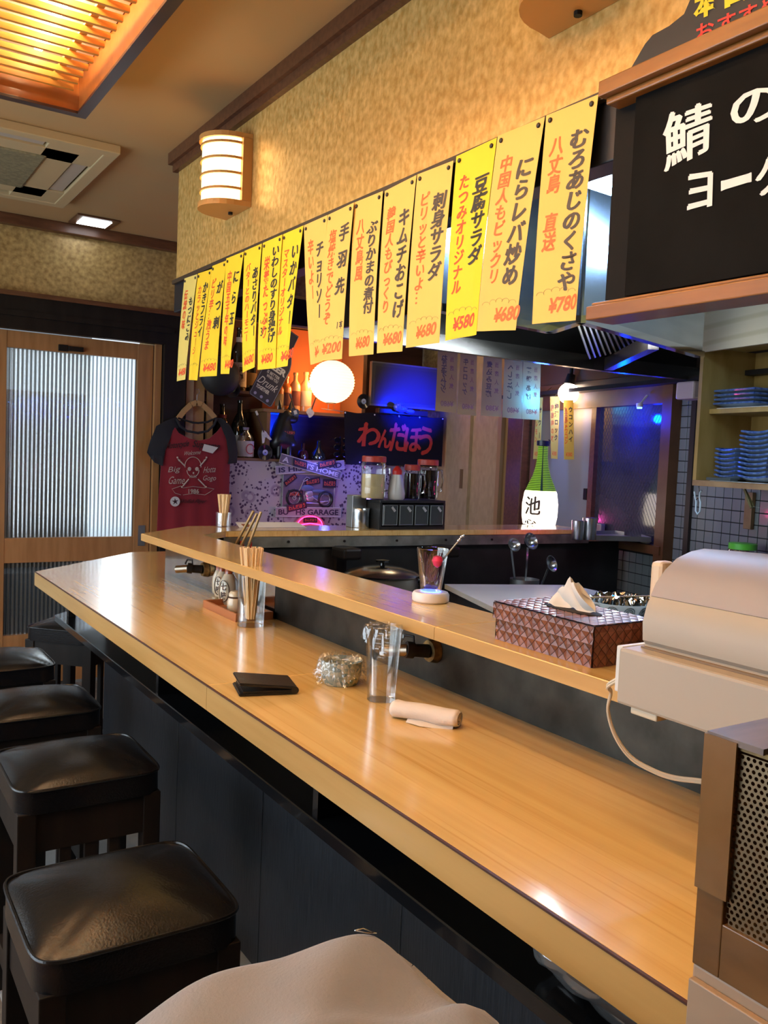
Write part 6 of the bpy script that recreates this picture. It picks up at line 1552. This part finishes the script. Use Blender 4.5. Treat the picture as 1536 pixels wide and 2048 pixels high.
ob('cling_wrap', grid(bmesh.new(), wrapbowl, 120, 26), film, wbw, local=True, smooth=2)

# tall glass with film
gc = at(762, 1399, z=ZL); tg = cup('tall_glass', gc.x, gc.y, ZL, .027, .0345, .142, glass, 'tall empty glass with cling film over its mouth', 'glass', .0022, .013)
def wrapglass(u, v):
    a = 2*PI*u; cr_ = .0022*math.sin(13*a+4*v)+.0015*math.sin(29*a-7*v)
    if v < .45: r = .0355*(v/.45); z = .143+cr_*(v/.45)+.002*math.sin(5*a)*(v/.45)
    else:
        w_ = (v-.45)/.55; r = .0358+cr_+.003*w_*(1+math.sin(3*a)); z = .143-.020*w_*(1.2+1.3*max(0, math.sin(a+3.6))**2)
    return Vector((r*math.cos(a), r*math.sin(a), z))
ob('cling_wrap', grid(bmesh.new(), wrapglass, 90, 18), film, tg, local=True, smooth=2)
b = grid(bmesh.new(), lambda u, v: Vector((-.012+.030*(u-.5)*(1-.3*v)-.002+.003*math.sin(19*v), -.018+.008*math.sin(9*u+5*v), .136-.055*v)), 16, 16)
ob('film_tail', b, film, tg, local=True, smooth=2)

# rolled towel
p0, p1 = at(776, 1437, z=ZL), at(912, 1462, z=ZL); dT = (p1-p0); LT = dT.length; dT.normalize(); nT = Vector((-dT.y, dT.x, 0))
tw_ = thing('rolled_towel', 'white rolled paper towel with one loose corner on the counter', 'towel', p0.lerp(p1, .5)+nT*.017)
tm_ = mat('white_towel', (.66, .58, .52), .9, bump=.6, bscale=120)
def roll(u, v):
    a = 2*PI*v; r = .0165*(1+.05*math.sin(3*u*PI+2*a)+.03*math.sin(11*u+a*3)); r *= 1-.25*max(0, (abs(u-.5)-.46)/.04)
    return p0+dT*(LT*u)+nT*(.017+r*1.12*math.cos(a))+Vector((0, 0, .0158+r*.92*math.sin(a)))
b = grid(bmesh.new(), roll, 40, 24)
ob('roll', b, tm_, tw_, smooth=2)
b = bmesh.new()
for k in range(3): tube(b, [p1+dT*(-.002)+nT*(.017+(.003+.004*k)*math.cos(a))+Vector((0, 0, .0158+(.003+.004*k)*math.sin(a))) for a in [j*2*PI/16 for j in range(16)]], .0011, 4, closed=True)
ob('roll_end', b, tm_, tw_, smooth=True)
b = grid(bmesh.new(), lambda u, v: p0+dT*(LT*(.28+.66*u+.0*v))+nT*(.006-.020*v*(1-abs(u-.35)*1.4))+Vector((0, 0, .0045*(1-v)+.0006+.0012*math.sin(6*u))), 16, 6); bmesh.ops.recalc_face_normals(b, faces=b.faces); bmesh.ops.solidify(b, geom=b.faces[:], thickness=.0006)
ob('loose_corner', b, tm_, tw_, smooth=True)

# ---------------------------------------------------------------- on the raised counter
cx_ = at(861, 1199, z=ZC+.004); co = thing('light_coaster', 'round white plastic lighting coaster with a blue glow', 'coaster', Vector((cx_.x, cx_.y, ZC)))
ob('body', lathe(bmesh.new(), [(0, 0), (.036, 0), (.039, .003), (.0395, .016), (.036, .021), (.030, .0215), (0, .0215)], 40), mat('coaster_white', (.70, .66, .66), .3), co, local=True, smooth=True)
b = bmesh.new(); lathe(b, [(0, .0222), (.0215, .0222), (.0215, .0232), (0, .0235)], 32); ob('blue_light', b, mat('coaster_led', (.1, .15, 1), emit=(.04, .08, 1), estr=14), co, local=True, smooth=True)
tb_ = cup('ribbed_tumbler', cx_.x, cx_.y, ZC+.0238, .022, .034, .088, glass, 'flared ribbed tumbler lit blue on the white coaster', 'glass', .0022, .010)
rnd = random.Random(2); b = bmesh.new()
for k in range(46):
    a = rnd.random()*6.28; r0_ = .006+.012*rnd.random(); a2 = a+rnd.uniform(-.9, .9); z0_ = .012+rnd.random()*.03
    tube(b, [(r0_*math.cos(a), r0_*math.sin(a), z0_), ((r0_+.004)*math.cos(a2), (r0_+.004)*math.sin(a2), z0_+.018), ((r0_+.009)*math.cos(a2+.2), (r0_+.009)*math.sin(a2+.2), min(.082, z0_+.04))], .0009, 4)
tag(ob('dried_stems', (lambda b: (b.transform(Matrix.Translation(Vector((cx_.x, cx_.y, ZC+.0238)))), b)[1])(b), mat('purple_brown_stems', (.10, .03, .05), .6)), 'dark dried stems packed inside the tumbler', 'dried stems')
bpos = Vector((cx_.x-.006, cx_.y-.026, ZC+.088)); b = bmesh.new(); b = lathe(b, [(0, -.014), (.008, -.008), (.012, .002), (.009, .010), (0, .013)], 14, bpos)
tag(ob('red_heart_charm', b, mat('pink_red_foil', (.75, .04, .12), .3), smooth=True), 'bright pinkish red charm stuck in the tumbler', 'charm')
q0, q1 = at(892, 1112, x=cx_.x+.02), at(917, 1082, x=cx_.x+.035); b = bmesh.new(); tube(b, [Vector((cx_.x-.004, cx_.y, ZC+.06)), q0, q1], .0022, 8)
t = thing('stir_stick', 'metal stir stick with a crystal end leaning out of the tumbler', 'stick', q0)
ob('shaft', b, mat('stick_bronze', (.20, .15, .10), .3, metal=.8), t, smooth=True)
b = bmesh.new(); 
for k in range(5): ball(b, q1+(q1-q0).normalized()*.0035*k+Vector((.0015*math.sin(k*2), 0, .001*math.cos(k*2))), .0032, 8, 6)
ob('crystal_end', b, chrome, t, smooth=True)

# woven tissue box
TX0, TX1, TY0, TY1 = .952, 1.090, .885, 1.112; HB = .066
tx = thing('tissue_box_cover', 'dark brown woven leather tissue box cover on the raised counter', 'tissue box', ((TX0+TX1)/2, (TY0+TY1)/2, ZC))
wv_m = mat('woven_leather', (.13, .036, .017), .38, col2=(.20, .065, .032), scale=40, coat=.2)
ob('lower_body', B(TX0+.004, TX1-.004, TY0+.004, TY1-.004, ZC, ZC+.040), mat('weave_ground', (.035, .012, .007), .6), tx)
b = B(TX0, TX1, TY0, TY1, ZC+.036, ZC+HB-.003); ob('lid', b, MATS['weave_ground'], tx)
def weave(b, o, U, V, n_, lu, lv, s=.0125):
    o, U, V, n_ = map(Vector, (o, U, V, n_)); c = s/2**.5
    nu, nv = int(lu/c)+2, int(lv/c)+2
    for i in range(-1, nu):
        for j in range(-1, nv):
            if (i+j) % 2: continue
            cu, cv = i*c, j*c
            pts = [(cu-c*.93, cv), (cu, cv-c*.93), (cu+c*.93, cv), (cu, cv+c*.93)]
            pts = [(min(max(a, 0), lu), min(max(d, 0), lv)) for a, d in pts]
            cc = (min(max(cu, 0), lu), min(max(cv, 0), lv))
            k = (i//1) % 2
            vs = [b.verts.new(o+U*a+V*d+n_*(.0004+(.0016 if (q % 2 == k) else 0))) for q, (a, d) in enumerate(pts)]
            m_ = b.verts.new(o+U*cc[0]+V*cc[1]+n_*.0022)
            for q in range(4):
                if (vs[q].co-vs[(q+1) % 4].co).length > 1e-5:
                    try: b.faces.new((vs[q], vs[(q+1) % 4], m_))
                    except ValueError: pass
W_, D_ = TX1-TX0, TY1-TY0
b = bmesh.new()
weave(b, (TX0+.004, TY1-.004, ZC), (0, -1, 0), (0, 0, 1), (-1, 0, 0), D_-.008, .036); weave(b, (TX0+.004, TY0+.004, ZC), (1, 0, 0), (0, 0, 1), (0, -1, 0), W_-.008, .036)
ob('woven_strips', b, wv_m, tx, recalc=False, kind='stuff')
b = bmesh.new()
weave(b, (TX0, TY1, ZC+.036), (0, -1, 0), (0, 0, 1), (-1, 0, 0), D_, HB-.039); weave(b, (TX0, TY0, ZC+.036), (1, 0, 0), (0, 0, 1), (0, -1, 0), W_, HB-.039)
weave(b, (TX0, TY0, ZC+HB-.003), (1, 0, 0), (0, 1, 0), (0, 0, 1), W_, D_)
ob('woven_lid_strips', b, wv_m, tx, recalc=False, kind='stuff')
sx0, sx1, sy0, sy1 = (TX0+TX1)/2-.012, (TX0+TX1)/2+.012, TY0+.045, TY1-.06
ob('slot', prism(bmesh.new(), [((TX0+TX1)/2+.022*math.cos(a), (TY0+TY1)/2+.062*math.sin(a)) for a in [k*PI/12 for k in range(24)]], ZC+HB-.004, ZC+HB-.0002), mat('slot_dark', (.008, .004, .003), .8), tx)
tc_ = Vector(((TX0+TX1)/2, (TY0+TY1)/2, ZC+HB-.001))
def tis(u, v):
    a = (u-.5)*2; h = .052*(1-v)
    wd = .052*(1-.15*v)+.0
    x = .014*math.sin(a*2.4+v*2)*(.3+v)+ .022*v*(a*a-.3)
    y = a*wd*(.35+.75*v) + .008*(1-v)
    z = .050*(1-v)**.8*(1-.35*abs(a)**1.5)+.004*math.sin(7*a+2*v)
    return tc_+Vector((x-.006*v, y, max(z, .001)))
b = grid(bmesh.new(), tis, 26, 18); 
def tis2(u, v): p_ = tis(u, v); q_ = tc_*2-p_; return Vector((q_.x+.004, p_.y, p_.z*.98+tc_.z*.02))
grid(b, tis2, 26, 18)
tag(ob('tissue', b, mat('tissue_white', (.66, .61, .55), .9), smooth=2), 'white tissue pulled up out of the woven box', 'tissue')

# cash register
RY0, RY1 = .33, .722
rg = thing('cash_register', 'beige grey cash register with curved hood on the raised counter', 'cash register', (.97, .52, ZC))
crm = mat('register_beige', (.37, .315, .25), .45); hood_m = mat('register_hood_grey', (.27, .25, .265), .42)
b = B(.822, 1.10, RY0, RY1, ZC+.008, ZC+.078, .004); ob('drawer_unit', b, crm, rg)
prof = [(.850, .078), (.853, .083), (.848, .088), (.846, .110), (.852, .132), (.858, .142)]
def rprism(pr, y0, y1, name, m, bev=0):
    b = bmesh.new(); a = [b.verts.new((x, y0, ZC+z)) for x, z in pr]; c = [b.verts.new((x, y1, ZC+z)) for x, z in pr]; n = len(pr)
    b.faces.new(a); b.faces.new(c[::-1])
    for i in range(n): b.faces.new((a[i], a[(i+1) % n], c[(i+1) % n], c[i]))
    return ob(name, b, m, rg, smooth=True)
rprism(prof+[(1.085, .142), (1.09, .078)], RY0+.012, RY1-.014, 'housing', crm)
hood_p = [(.8575, .1425), (.866, .158), (.882, .174), (.903, .188), (.930, .196), (.955, .199), (1.075, .190), (1.085, .1425)]
rprism(hood_p, .470, RY1-.014, 'hood', hood_m)
rprism([(x+.0006, z-.0004) for x, z in hood_p], RY0+.012, .4685, 'hood_side', hood_m)
ob('seam_line', B(.8455, .852, RY0+.012, RY1-.014, ZC+.0775, ZC+.0805), mat('seam_brown', (.20, .14, .09), .6), rg)
for y in (RY1-.04, RY0+.20): ob('foot', B(.826, .85, y-.02, y+.02, ZC, ZC+.009, .002), cream_pl, rg)
b = B(.829, .885, RY1, RY1+.010, ZC+.020, ZC+.078, .002); cyl(b, (.85, RY1+.010, ZC+.05), (.85, RY1+.0125, ZC+.05), .008, n=14); ob('socket_plate', b, white_pl, rg)
b = bmesh.new(); cyl(b, (.855, RY1+.0126, ZC+.050), (.855, RY1+.0135, ZC+.050), .005, n=12); ob('key_lock', b, black_wood, rg)
dp0 = at(1318, 1190, x=1.05); b = B(1.038, 1.070, .838, .862, ZC+.04, ZC+.162, .007)
ob('customer_display', b, mat('display_cream', (.62, .47, .32), .4), rg)
b = B(1.048, 1.060, .846, .854, ZC+.003, ZC+.045); box(b, 1.03, 1.08, RY1-.014, .868, ZC+.0005, ZC+.006, .002); ob('display_stalk', b, cream_pl, rg)
cab_pts = [Vector((.845, RY1+.012, ZC+.035)), Vector((.84, RY1+.03, ZC+.02)), at(1222, 1385, x=.85), at(1216, 1420, x=.86), at(1230, 1470, x=.87), at(1262, 1515, x=.885), at(1310, 1543, x=.90), at(1350, 1556, x=.91), at(1398, 1562, x=.92), at(1450, 1570, x=.93)]
sm = []
for i in range(len(cab_pts)-1):
    p0_, p1_, p2_, p3_ = cab_pts[max(i-1, 0)], cab_pts[i], cab_pts[i+1], cab_pts[min(i+2, len(cab_pts)-1)]
    for k in range(5):
        tt = k/5; sm.append(.5*((2*p1_)+(p2_-p0_)*tt+(2*p0_-5*p1_+4*p2_-p3_)*tt*tt+(3*p1_-p0_-3*p2_+p3_)*tt**3))
b = bmesh.new(); tube(b, [p+Vector((0, 0, .0015)) for p in sm], .0021, 8); tube(b, [p-Vector((0, 0, .0015)) for p in sm], .0021, 8)
tag(ob('power_cord', b, cream_pl, smooth=True), 'cream twin power cord hanging from the cash register', 'cord')

bpy.data.scenes.remove(SC2)
